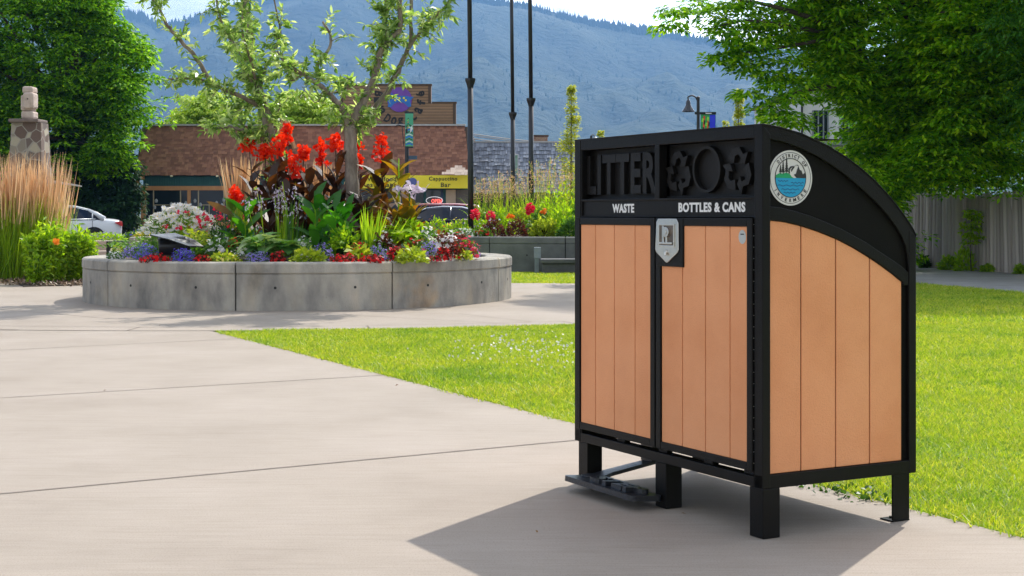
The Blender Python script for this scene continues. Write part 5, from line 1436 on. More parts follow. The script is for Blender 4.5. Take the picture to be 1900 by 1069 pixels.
mb = MB(); mb.tube([(xc + .05, Y + .02, z0 + .54), (xc + .05, Y + .06, z0 + .54)], .018, 10); mb.build('peg_hole', M_dark, t)

# ---------------------------------------------------------------- fence of round palings
M_pal = leafmat('weathered_paling', [(.28, .245, .215), (.40, .35, .31), (.52, .46, .41)], (1, 1, 1), .0, rough=.9, spec=.2)
t = thing('paling_fence', 'grey weathered fence of upright round palings at the right', 'fence', (9.6, 30.8, 0))
fa = Vector((9.06, 32.5, 0)) + sd * 7; fb = Vector((10.1, 29, 0)) - sd * 6
Ln = (fb - fa).length; n = int(Ln / .125); mb = MB(); dv = (fb - fa).normalized(); nv = Vector((dv.y, -dv.x, 0))
for i in range(n):
    c = fa + dv * (i * .125 + random.uniform(-.008, .008)); c.z = 0
    lean = dv * random.uniform(-.035, .035) + dv * .05 * math.sin(i * .13)
    h = 1.60 + random.uniform(-.035, .035) - .03 * math.sin(i * .2); r = random.uniform(.052, .068)
    mb.tube([c, c + lean * .5 + Vector((0, 0, h * .5)), c + lean + Vector((0, 0, h - .02)), c + lean + Vector((0, 0, h))], [r, r * .96, r * .9, r * .5], 9)
mb.build('palings', M_pal, t, smooth=False, fix=False)
mb = MB()
for z in (.45, 1.25):
    for u, v in ((fa, fb),): mb.tube([u - nv * .08 + Vector((0, 0, z)), v - nv * .08 + Vector((0, 0, z))], .045, 8)
mb.build('rails', M_pal, t)
for s_ in (1.0, 8.6, 13.2):
    c = fa + dv * s_ + nv * .10; mb = MB(); mb.tube([c, c + Vector((0, 0, 1.72))], .095, 12); mb.build('post', M_pal, t, smooth=False)
t = thing('climbing_vine', 'small yellow-green vine climbing on the paling fence', 'vine', tuple(P(1802, 500, 30.3)))
cs = [P(1802 + random.gauss(0, 7), random.uniform(384, 448), 30.15 + random.gauss(0, .05)) for _ in range(34)]
pos, d, nn = sprays([tuple(c) for c in cs], .10, 16, .08, .05, droop=.6); V, Fc = scat(LEAF6, pos, d, nn, .085, .055); link('leaves', npmesh('leaves', V, Fc), LM['sun'], t)
mb = MB(); mb.tube([P(1802, 503, 30.2), P(1800, 460, 30.15), P(1804, 390, 30.15)], [.015, .01, .006], 6); mb.build('stem', M_barkd, t)
for (px, Y, w_, yt, lb) in ((1762, 30.9, 44, 474, 'low weeds at the foot of the fence, left of the vine'), (1790, 30.3, 40, 455, 'taller weeds at the foot of the vine'), (1716, 32, 20, 476, 'dark weeds at the fence foot beside the bin edge'), (1832, 29.9, 24, 492, 'tiny weeds at the fence foot right of the vine'), (1893, 28.8, 24, 492, 'weeds at the fence foot at the right edge')):
    clump('weeds', px, 0, Y, w_, (yt * 0 + (HY + CH * F / Y) - yt), 'sun' if px > 1740 else 'dark', None, lb, 'weeds', None, 380, 0, .10, .04, ratio=.6, z0=0.0)
# ---------------------------------------------------------------- buildings
def shingle_wall(name, parent, m, x0t, x1t, x0b, x1b, zt, zb, yt, yb, rows_, sw, lip=.035):
    """rows of separate overlapping shingles on a slope that faces the camera"""
    mb = MB(); rnd = random.Random(5)
    for r in range(rows_):
        f0, f1 = r / rows_, (r + 1) / rows_
        za, zb_ = zb + (zt - zb) * f0, zb + (zt - zb) * f1 + .03
        ya, yb_ = yb + (yt - yb) * f0, yb + (yt - yb) * f1
        xa, xb = x0b + (x0t - x0b) * f0, x1b + (x1t - x1b) * f0
        x = xa - rnd.uniform(0, sw)
        while x < xb:
            ww = sw * rnd.uniform(.55, 1.35); e = min(x + ww - .008, xb); s_ = max(x, xa)
            if e - s_ > .03:
                dz = rnd.uniform(-.018, .018) * (2.2 if lip > .05 else 1); dy = rnd.uniform(-.006, .010)
                mb.add([(s_, ya - lip + dy, za + dz), (e, ya - lip + dy, za + dz), (e, yb_ - .004, zb_), (s_, yb_ - .004, zb_),
                        (s_, ya + .0, za + dz), (e, ya + .0, za + dz)], [(0, 1, 2, 3), (0, 4, 5, 1), (0, 3, 4), (1, 5, 2)])
            x += ww
    o = mb.build(name, m, parent, fix=False)
    return o
M_shb = leafmat('brown_shingle', [(.21, .098, .066), (.29, .135, .088), (.38, .185, .115)], (1, 1, 1), .0, rough=.85, spec=.2)
M_shg = leafmat('grey_shake', [(.16, .17, .20), (.22, .24, .28), (.29, .31, .36), (.36, .39, .44)], (1, 1, 1), .0, rough=.85, spec=.2)
M_cap = mat('roof_cap', [(.35, .34, .33), (.5, .49, .47)], 3, .6)
M_teal = mat('teal_paint', [(.025, .115, .12), (.035, .15, .15)], 3, .7)
M_org = mat('orange_timber', [(.50, .22, .09), (.62, .30, .13)], 4, .7)
M_glass = glassmat('dark_glass', (.012, .018, .024), .06)
M_brn = mat('sign_boards', [(.26, .155, .085), (.36, .22, .12)], 2, .8, .3, 20, stretch=(.3, 1, 1))
M_brnd = mat('sign_trim', [(.07, .045, .03), (.10, .065, .04)], 2, .8)
M_yel = mat('yellow_panel', [(.92, .76, .03), (.95, .80, .05)], 3, .6)
M_ink = mat('ink', [(.012, .012, .014), (.02, .02, .022)], 3, .6)
YF = 60.0
t = thing('cafe_building', 'brown shingled cafe with teal front and a stepped wooden sign on its roof', 'building', (PX(560, YF), YF, 0))
xl, xr = PX(248, YF), PX(870, YF)
ze, zt = ZH(325, YF), ZH(235, YF + 1.2)
shingle_wall('roof', t, M_shb, PX(262, YF), PX(862, YF + 1.2), xl, PX(872, YF), zt, ze, YF + 1.2, YF, 19, .17)
mb = MB(); mb.prism([(YF + .03, ze - .02), (YF + 1.24, zt - .005), (YF + 12, zt - .02), (YF + 12, ze - .02)], xl + .05, PX(868, YF), 'x'); mb.build('roof_body', M_brnd, t)
mb = MB(); mb.box(PX(258, YF), PX(864, YF + 1.2), YF + 1.1, YF + 1.35, zt + .03, zt + .10); mb.build('roof_cap', M_cap, t)
mb = MB(); mb.box(xl + .3, PX(868, YF), YF + .35, YF + 11.9, 0, ze - .03)
for i in range(46): mb.box(xl + .32 + i * .1 * 1.0, xl + .335 + i * .1, YF + .335, YF + .352, 1.9, ze - .03)
mb.build('wall', M_teal, t)
mb = MB(); mb.box(PX(262, YF + .3), PX(640, YF + .3), YF + .22, YF + .34, ZH(353, YF), ZH(345, YF))
for px in (262, 348, 428, 520, 600): mb.box(PX(px, YF + .3), PX(px + (9 if px != 348 else 6), YF + .3), YF + .24, YF + .34, .3, ZH(353, YF) - .002)
mb.box(PX(262, YF), PX(640, YF), YF + .235, YF + .34, .7, .85)
mb.build('window_frame', M_org, t)
M_cream = mat('cream_bar', [(.45, .36, .22), (.5, .4, .26)], 3, .6)
for (a, b) in ((271, 347), (355, 427), (437, 519), (529, 599)):
    mb = MB(); mb.box(PX(a, YF + .3), PX(b, YF + .3), YF + .31, YF + .345, .86, ZH(353, YF) - .004); wn = mb.build('window', M_glass, t)
    mb = MB()
    for f in (.17, .83): mb.box(PX(a + (b - a) * f, YF + .3), PX(a + (b - a) * f + 2, YF + .3), YF + .285, YF + .309, .86, ZH(353, YF) - .005)
    mb.box(PX(a + (b - a) * .2, YF + .3), PX(a + (b - a) * .82, YF + .3), YF + .288, YF + .309, ZH(381, YF), ZH(380, YF) + .01)
    mb.box(PX(a + (b - a) * .45, YF + .3), PX(a + (b - a) * .47, YF + .3), YF + .288, YF + .309, .86, ZH(381, YF) - .003)
    mb.build('glazing_bars', M_cream, wn)
mb = MB()
for (x, y) in ((290, 372), (318, 378), (337, 383), (345, 376), (362, 372), (372, 379), (402, 376), (415, 370), (287, 384), (412, 380)):
    mb.tube([P(x, y + 4, YF + .29), P(x, y, YF + .29), P(x, y - 3, YF + .29)], [.05, .07, .02], 7)
mb.build('window_display', mat('display_white', [(.3, .32, .34), (.5, .5, .5)], 9, .6), t)
# timber bracket at the left corner
mb = MB()
a, b = P(262, 331, YF), P(246, 372, YF)
mb.box(PX(250, YF), PX(265, YF), YF - .5, YF + .3, ZH(334, YF), ZH(327, YF))
mb.tube([P(256, 334, YF - .4), P(247, 366, YF + .2)], .09, 4); mb.tube([P(249, 350, YF), P(247, 420, YF)], .10, 4)
mb.build('timber_bracket', M_org, t)
for (px) in (318, 403):
    mb = MB(); mb.tube([P(px - 2, 327, YF - .1), P(px + 2, 327, YF - .1)], .035, 8); mb.build('eave_light', mat('lamp_glass', [(.9, .8, .5), (.95, .85, .6)], 3, .4), t)
# right-hand part under the yellow sign
mb = MB(); mb.box(PX(790, YF), PX(822, YF), YF + .30, YF + .36, 0, ZH(352, YF)); 
mb.build('door', mat('navy_paint', [(.01, .03, .09), (.015, .04, .11)], 3, .5), t)
mb = MB(); mb.box(PX(790, YF), PX(817, YF), YF + .27, YF + .299, .9, ZH(353, YF)); wn = mb.build('window', glassmat('shop_glass', (.05, .055, .06)), t)
mb = MB(); mb.box(PX(660, YF), PX(785, YF), YF + .28, YF + .36, .9, ZH(353, YF)); mb.build('window', M_glass, t)
mb = MB(); mb.box(PX(827, YF), PX(845, YF), YF + .18, YF + .36, 0, ZH(352, YF)); mb.build('pillar', mat('beige_paint', [(.40, .30, .22), (.46, .35, .26)], 3, .8), t)
mb = MB(); mb.box(PX(845, YF), PX(868, YF), YF + .26, YF + .36, 0, ZH(352, YF)); mb.build('side_panel', mat('dim_brown', [(.09, .075, .065), (.14, .115, .1)], 3, .8), t)
mb = text_parts('OPEN', .42, .17, .02, .03, Matrix.Translation(P(800.5, 377, YF + .24)))
o = mb.build('open_sign', mat('neon_red', [(.9, .15, .12), (.95, .2, .15)], 3, .4, emit=((1, .12, .1), 1.1)), t)
mb = MB(); c = P(806, 372, YF + .25)
mb.tube([c + Vector((.34 * math.cos(a * .3), 0, .15 * math.sin(a * .3))) for a in range(22)], .012, 5)
mb.build('open_sign_ring', mat('neon_white', [(.7, .7, .7), (.8, .8, .8)], 3, .4, emit=((.9, .9, 1), .5)), t)
# yellow fascia sign with shop lettering
fy = YF - .25
mb = MB(); mb.box(PX(662, fy), PX(869, fy), fy, fy + .5, ZH(349.5, fy), ZH(325.5, fy)); sg = mb.build('fascia_sign', M_yel, t, bevel=.01)
def sign_text(s, px0, px1, yb, yt, Yp, parent, m=M_ink, bold=.012, nm='lettering'):
    mb = text_parts(s, (px1 - px0) / F * Yp, (yb - yt) / F * Yp, .012, bold, Matrix.Translation(P(px0, yb, Yp)))
    return mb.build(nm, m, parent, fix=False)
sign_text('Cappuccino', 796, 848.5, 337.3, 328, fy - .002, sg); sign_text('Bar', 818, 836, 347, 339, fy - .002, sg)
sign_text('Wholefood', 676, 735, 336.5, 328, fy - .002, sg); sign_text('Restaurant', 672, 735, 347, 338.5, fy - .002, sg)
mb = MB(); c = P(766, 337.5, fy)
mb.prism([(c.x + .165 * math.cos(a * .2618), c.z + .165 * math.sin(a * .2618)) for a in range(24)], fy - .02, fy - .001, 'y'); mb.build('round_mark', mat('mark_blue', [(.09, .12, .32), (.12, .15, .38)], 5, .6), sg)
# little pale shake canopy over the right end
t2 = shingle_wall('shake_canopy', t, leafmat('pale_shake', [(.40, .30, .24), (.55, .44, .36)], (1, 1, 1), 0, rough=.85), PX(851, YF - .5), PX(853, YF - .5), PX(820, YF - .7), PX(873, YF - .7), ZH(308, YF - .5), ZH(324.5, YF - .7), YF - .2, YF - .85, 4, .2)
# stepped board sign on the roof
YS = YF + 1.6
mb = MB()
xa, xb, xc_ = PX(632, YS), PX(800, YS), PX(846, YS); z0, z1, z2 = ZH(236, YS), ZH(159, YS), ZH(192, YS)
mb.prism([(xa, z0), (xc_, z0), (xc_, z2), (xb, z2), (xb, z1), (xa, z1)], YS, YS + .3, 'y'); sb = mb.build('roof_sign', M_brn, t)
mb = MB()
for i in range(1, 14):
    z = z0 + (z1 - z0) * i / 14; e = xc_ if z < z2 - .02 else xb
    mb.box(xa + .02, e - .12, YS - .006, YS + .001, z, z + .018)
mb.build('board_gaps', M_brnd, sb)
mb = MB()
mb.box(xa - .02, xb + .03, YS - .05, YS + .32, z1, z1 + .07); mb.box(xb + .035, xc_ + .03, YS - .05, YS + .32, z2, z2 + .07)
mb.box(xb - .12, xb, YS - .04, YS - .001, z2 + .0, z1 - .003); mb.box(xc_ - .12, xc_, YS - .04, YS - .001, z0, z2 - .003); mb.box(xa, xa + .1, YS - .04, YS - .001, z0, z1 - .003)
mb.build('sign_trim', M_brnd, sb)
M_pur = mat('purple_disc', [(.16, .06, .34), (.20, .08, .42)], 5, .7)
mb = MB(); c = P(741.5, 185, YS); Rr = 23 / F * YS
mb.prism([(c.x + Rr * math.cos(a * .196), c.z + Rr * math.sin(a * .196)) for a in range(32)], YS - .05, YS - .008, 'y'); mb.build('disc', M_pur, sb)
mb = MB(); sc = lambda q: [(c.x + a * Rr, c.z + b * Rr) for a, b in q]
mb.prism(sc([(-1.12, .18), (-.95, .05), (-.9, -.35), (-.95, -.6), (-.7, -.62), (-.45, -.35), (-.2, -.22), (.2, -.2), (.45, -.35), (.7, -.6), (.95, -.55), (.85, -.1), (1.15, .22), (.8, .22), (.5, .3), (-.1, .28), (-.3, .42), (-.45, .3), (-.62, .55), (-.72, .3)]), YS - .062, YS - .0505, 'y'); mb.build('blue_shape', mat('sign_blue', [(.03, .16, .5), (.04, .2, .58)], 5, .7), sb)
mb = MB()
for (a, b) in ((-.55, .12), (-.35, -.05), (0, .10), (.35, .12), (.5, -.06)):
    mb.tube([(c.x + a * Rr, YS - .07, c.z + b * Rr), (c.x + a * Rr, YS - .063, c.z + b * Rr)], .045, 10)
mb.build('yellow_dots', M_yel, sb)
def ring_text(s, a0, a1, rad, size, parent):
    mb = MB()
    for i, ch in enumerate(s):
        if ch == ' ': continue
        a = R(a0 + (a1 - a0) * i / max(1, len(s) - 1))
        M = Matrix.Translation((c.x + rad * math.cos(a), YS - .006, c.z + rad * math.sin(a))) @ Matrix.Rotation(-(a + R(90)), 4, 'Y') @ Matrix.Translation((-size * .3, 0, -size / 2))
        text_parts(ch, size * .62, size, .02, .03, M, mb)
    mb.build('lettering', M_ink, parent, fix=False)
ring_text('Blue', 165, 212, 40 / F * YS, .36, sb)
ring_text('Dog', 237, 272, 41 / F * YS, .36, sb)
ring_text('Café', 308, 375, 40 / F * YS, .36, sb)
# small gable on the roof
t2 = MB(); t2.prism([(PX(514, YF), ZH(268, YF)), (PX(540, YF), ZH(268, YF)), (PX(527, YF), ZH(222, YF))], YF - .3, YF + 1.6, 'y'); gb = t2.build('roof_gable', mat('gable_boards', [(.30, .17, .09), (.4, .24, .13)], 3, .8), t)
mb = MB(); mb.tube([P(527, 219, YF - .35), P(547, 276, YF - .35)], .09, 4); mb.tube([P(527, 219, YF - .35), P(507, 276, YF - .35)], .09, 4); mb.build('bargeboard', M_org, gb)

# grey shake roofed shop
YG = 62.0
t = thing('shake_roof_shop', 'low shop with a steep grey cedar shake roof, right of the cafe', 'building', (PX(1000, YG), YG, 0))
x0, x1 = PX(860, YG), PX(1330, YG); ze, zt = ZH(358, YG), ZH(266, YG + 1.9)
shingle_wall('roof', t, M_shg, PX(872, YG), x1, x0, x1, zt, ze, YG + 1.9, YG, 13, .12, .075)
mb = MB(); mb.prism([(YG + .03, ze - .02), (YG + 1.95, zt - .01), (YG + 9, zt - .05), (YG + 9, ze - .02)], x0 + .05, x1 - .02, 'x'); mb.build('roof_body', M_brnd, t)
mb = MB(); mb.box(x0, x1, YG + 1.85, YG + 2.1, zt + .03, zt + .09); mb.build('ridge_cap', M_cap, t)
mb = MB(); mb.box(x0 + .3, x1 - .2, YG + .9, YG + 8.8, 0, ze - .03); mb.build('wall', mat('dim_wall', [(.07, .065, .06), (.11, .10, .09)], 2, .8), t)
mb = MB(); mb.box(x0 + .1, x1, YG - .02, YG + .14, ZH(368, YG), ze - .025)
for px in (935, 1010, 1090): mb.box(PX(px, YG), PX(px + 5, YG), YG, YG + .12, 0, ZH(368, YG))
mb.build('porch_beam', mat('porch_timber', [(.10, .07, .05), (.15, .11, .08)], 2, .8), t)
for a in (880, 950, 1025, 1100):
    mb = MB(); mb.box(PX(a, YG), PX(a + 50, YG), YG + .87, YG + .898, .8, 2.3); mb.build('window', M_glass, t)
mb = MB(); mb.box(PX(946, YG), PX(962, YG), YG + .55, YG + .8, ZH(325, YG + .5), ZH(286, YG + .5)); wn = mb.build('roof_window', mat('white_frame', [(.5, .5, .5), (.6, .6, .6)], 3, .6), t)
mb = MB(); mb.box(PX(947.5, YG), PX(960.5, YG), YG + .53, YG + .549, ZH(323, YG + .5), ZH(288, YG + .5)); mb.build('pane', mat('green_pane', [(.12, .25, .16), (.3, .4, .36)], 4, .2), wn)
def brick_mat():
    m = mat('chimney_brick', [(.3, .2, .15), (.4, .3, .22)], 4, .9)
    t = m.node_tree; b = t.nodes['Principled BSDF']; br = t.nodes.new('ShaderNodeTexBrick')
    br.inputs['Scale'].default_value = 3.4; br.inputs['Color1'].default_value = (.30, .14, .09, 1); br.inputs['Color2'].default_value = (.42, .28, .18, 1); br.inputs['Mortar'].default_value = (.4, .36, .3, 1)
    g = t.nodes.new('ShaderNodeTexCoord'); mp = t.nodes.new('ShaderNodeMapping'); mp.inputs['Rotation'].default_value = (R(90), 0, 0)
    t.links.new(g.outputs['Object'], mp.inputs[0]); t.links.new(mp.outputs[0], br.inputs[0]); t.links.new(br.outputs[0], b.inputs['Base Color']); return m
mb = MB(); mb.box(PX(989, 65), PX(1016, 65), 65, 65.6, 2.5, ZH(253, 65)); ch = mb.build('chimney', brick_mat(), t, bevel=.01)
mb = MB(); mb.box(PX(987, 65), PX(1018, 65), 64.95, 65.65, ZH(253, 65), ZH(250.5, 65)); mb.build('chimney_cap', M_brnd, ch)

# white building half hidden by the big right tree
YW = 46.0
t = thing('white_building', 'white two-storey building mostly hidden behind the big right tree', 'building', (PX(1600, YW), YW, 0))
M_stu = mat('white_stucco', [(.62, .62, .62), (.72, .72, .71)], 3, .85)
mb = MB(); mb.box(PX(1488, YW), PX(1760, YW), YW, YW + 9, 0, ZH(168, YW)); mb.build('wall', M_stu, t)
mb = MB(); mb.box(PX(1484, YW), PX(1764, YW), YW - .25, YW + 9.2, ZH(168, YW), ZH(162, YW)); mb.build('roof_edge', M_brnd, t)
mb = MB(); mb.box(PX(1486, YW), PX(1489, YW), YW - .06, YW - .002, 0, ZH(169, YW)); mb.build('downpipe', M_ink, t)
for (a, b, y0, y1) in ((1507, 1536, 262, 205), (1560, 1600, 262, 205), (1640, 1690, 262, 205), (1560, 1600, 380, 320)):
    mb = MB(); mb.box(PX(a, YW), PX(b, YW), YW - .03, YW - .003, ZH(y0, YW), ZH(y1, YW)); wn = mb.build('window', M_glass, t)
    mb = MB()
    for f in (.0, .33, .66, .95): mb.box(PX(a + (b - a) * f, YW), PX(a + (b - a) * f, YW) + .04, YW - .06, YW - .032, ZH(y0, YW), ZH(y1, YW))
    mb.build('window_frame', M_grey, wn)
mb = MB()
mb.box(PX(1500, YW), PX(1640, YW), YW - 1.0, YW - .002, ZH(272, YW), ZH(266, YW))
mb.build('balcony', M_grey, t)
mb = MB(); mb.box(PX(1540, 62), PX(1760, 62), 60, 72, 0, ZH(300, 60)); tag(mb.build('shed', M_stu, None, origin=(PX(1650, 62), 66, 0), bevel=.02), 'pale low shed seen in gaps behind the big right tree', 'building')

# ---------------------------------------------------------------- street lamps
def bannerstripes(parent, x0, x1, Y, z0, z1, kind):
    mb = MB(); mb.box(x0, x1, Y - .008, Y + .008, z0, z1)
    bn = mb.build('banner', mat('banner_' + kind, [(.03, .36, .10), (.05, .44, .14)] if kind == 'green' else [(.08, .42, .22), (.12, .5, .3)], 3, .7), parent)
    w_, h = x1 - x0, z1 - z0
    def patch(pts, m, d):
        mb = MB(); mb.prism([(x0 + a * w_, z0 + b * h) for a, b in pts], Y - .008 - d, Y - .0085, 'y'); mb.build('pattern', m, bn)
    red, blue, lime, ink, wht = mat('banner_red', [(.8, .08, .03), (.9, .12, .05)], 3, .7), mat('banner_blue', [(.02, .04, .75), (.04, .06, .85)], 3, .7), mat('banner_lime', [(.30, .75, .05), (.4, .85, .08)], 3, .7), M_ink, M_wht
    if kind == 'green':
        patch([(.6, .30), (.98, .30), (.98, .99), (.6, .99)], blue, .004)
        patch([(.10, .0), (.2, .0), (.3, .95), (.18, .95)], red, .005); patch([(.35, .0), (.45, .0), (.55, .9), (.45, .9)], red, .006)
        for (a, b) in ((.05, .2), (.3, .6), (.25, .1), (.5, .35), (.05, .75), (.4, .8)): patch([(a, b), (a + .12, b - .03), (a + .16, b + .1), (a + .04, b + .12)], lime, .008)
        for (a, b) in ((.12, .42), (.3, .3), (.5, .6), (.2, .66), (.55, .12)): patch([(a, b), (a + .06, b - .02), (a + .1, b + .12), (a + .02, b + .14)], ink, .009)
        patch([(.6, .02), (.95, .02), (.98, .25), (.75, .42), (.6, .25)], lime, .0045); patch([(.68, .05), (.74, .05), (.92, .34), (.86, .36)], ink, .0055)
    else:
        for i in range(9):
            b = .03 + i * .07
            patch([(.05, b), (.5, b + .05), (.95, b), (.95, b + .028), (.5, b + .08), (.05, b + .028)], (blue, wht, ink)[i % 3], .004)
        for i in range(6): patch([(.15 + .1 * (i % 2), .55 + i * .055), (.45, .57 + i * .055), (.4, .60 + i * .055)], (red, lime, ink)[i % 3], .006)
        patch([(.05, .36), (.3, .45), (.25, .62), (.05, .5)], ink, .005); patch([(.6, .4), (.9, .5), (.9, .66), (.65, .55)], wht, .005)
Y = 45
t = thing('street_lamp', 'black street lamp with a bell shade and a colourful banner above the litter bin', 'street lamp', (PX(1295.5, Y), Y, 0))
X = PX(1295.5, Y); zt = ZH(178, Y)
mb = MB(); mb.tube([(X, Y, 0), (X, Y, .5), (X, Y, .52), (X, Y, zt - .1), (X, Y, zt - .04), (X, Y, zt)], [.11, .10, .055, .048, .055, .01], 14); mb.build('post', M_pole, t, smooth=False)
c = P(1276, 200, Y)
mb = MB(); xs = PX(1277, Y); mb.tube(smooth_path([(X, Y, ZH(190, Y)), (PX(1291, Y), Y, ZH(181, Y)), (PX(1284, Y), Y, ZH(177.5, Y)), (xs, Y, ZH(180, Y)), (xs, Y, ZH(184, Y))], 4), .024, 8); mb.build('arm', M_pole, t)
prof = [(r / F * Y, ZH(y, Y)) for r, y in ((.5, 182), (1.5, 183), (2, 186), (3.8, 187), (4.6, 191), (5, 195), (7, 199), (10.5, 204), (12, 207), (12.2, 207.5), (10.8, 206.5), (5, 198), (1, 195))]
mb = MB(); mb.lathe(prof, 26, (xs, Y)); mb.build('shade', mat('lamp_enamel', [(.012, .014, .018), (.02, .022, .028)], 4, .15, coat=.6), t, smooth=True)
mb = MB(); mb.lathe([(.01, ZH(206, Y)), (.13, ZH(205.5, Y)), (.14, ZH(203, Y))], 18, (xs, Y)); mb.build('lens', mat('lamp_lens', [(.6, .55, .45), (.7, .65, .55)], 4, .3), t)
mb = MB(); mb.box(PX(1289, Y), PX(1328.5, Y), Y - .03, Y + .03, ZH(212.5, Y), ZH(208, Y)); mb.build('banner_arm', M_pole, t)
mb = MB(); mb.box(PX(1309, Y), PX(1320, Y), Y - .036, Y - .031, ZH(211.6, Y), ZH(209.6, Y)); mb.build('banner_plate', M_wht, t)
bannerstripes(t, PX(1300, Y), PX(1328, Y), Y, ZH(265, Y), ZH(212.6, Y), 'green')
Y = 52
t = thing('street_lamp', 'black post with a narrow blue and green banner in front of the cafe roof', 'street lamp', (PX(754, Y), Y, 0))
X = PX(755, Y)
mb = MB(); mb.tube([(X, Y, 0), (X, Y, .5), (X, Y, .52), (X, Y, ZH(206, Y))], [.12, .11, .075, .065], 14); mb.build('post', M_pole, t)
mb = MB(); mb.box(PX(751, Y), PX(767, Y), Y - .03, Y + .03, ZH(211, Y), ZH(207.5, Y)); mb.box(PX(752, Y), PX(767, Y), Y - .03, Y + .03, ZH(275, Y), ZH(272, Y)); mb.build('banner_arm', M_pole, t)
mb = MB(); mb.tube([(X, Y, ZH(236, Y)), (PX(738, Y), Y, ZH(232, Y)), (PX(735, Y), Y, ZH(234, Y))], .02, 6); mb.tube([(PX(746, Y), Y, ZH(235, Y)), (PX(748, Y), Y, ZH(258, Y)), (PX(749, Y), Y, ZH(272, Y))], .015, 6); mb.build('bracket', M_pole, t)
bannerstripes(t, PX(752.5, Y), PX(767, Y), Y - .12, ZH(271.8, Y), ZH(211.2, Y), 'river')
mb = MB(); mb.box(PX(757, Y), PX(774, Y), Y - .02, Y + .02, ZH(296, Y), ZH(289, Y)); mb.build('street_sign', mat('sign_slate', [(.05, .09, .13), (.07, .11, .16)], 3, .6), t)
Y = 60
t = thing('street_lamp', 'tiny curled lamp top just above the left end of the litter bin', 'street lamp', (PX(1098, Y), Y, 0))
mb = MB(); mb.tube([(PX(1097, Y), Y, 0), (PX(1097, Y), Y, ZH(252, Y))], .05, 10); mb.build('post', M_pole, t)
mb = MB(); mb.tube(smooth_path([(PX(1097, Y), Y, ZH(256, Y)), (PX(1097.5, Y), Y, ZH(251.5, Y)), (PX(1101, Y), Y, ZH(250, Y)), (PX(1104, Y), Y, ZH(254, Y))], 4), .03, 6)
mb.lathe([(.02, ZH(252, Y)), (.05, ZH(254, Y)), (.13, ZH(257, Y)), (.14, ZH(257.6, Y))], 14, (PX(1104, Y), Y)); mb.build('arm', M_grey, t)
# power lines
for i, (y0, y1) in enumerate(((246, 259), (249, 262), (255, 263))):
    a, b = P(862, y0, 66), P(1200, y1 + 5, 70)
    pts = [a.lerp(b, k / 10) - Vector((0, 0, .25 * (1 - (k / 5 - 1) ** 2))) for k in range(11)]
    mb = MB(); mb.tube(pts, .022, 5)
    tag(mb.build('power_line', M_cap, None, origin=tuple(a)), ['highest of the three thin wires right of the cafe roof', 'middle one of the three thin wires right of the cafe roof', 'lowest of the three thin wires right of the cafe roof'][i], 'wire', 'thin wires behind the flagpoles')

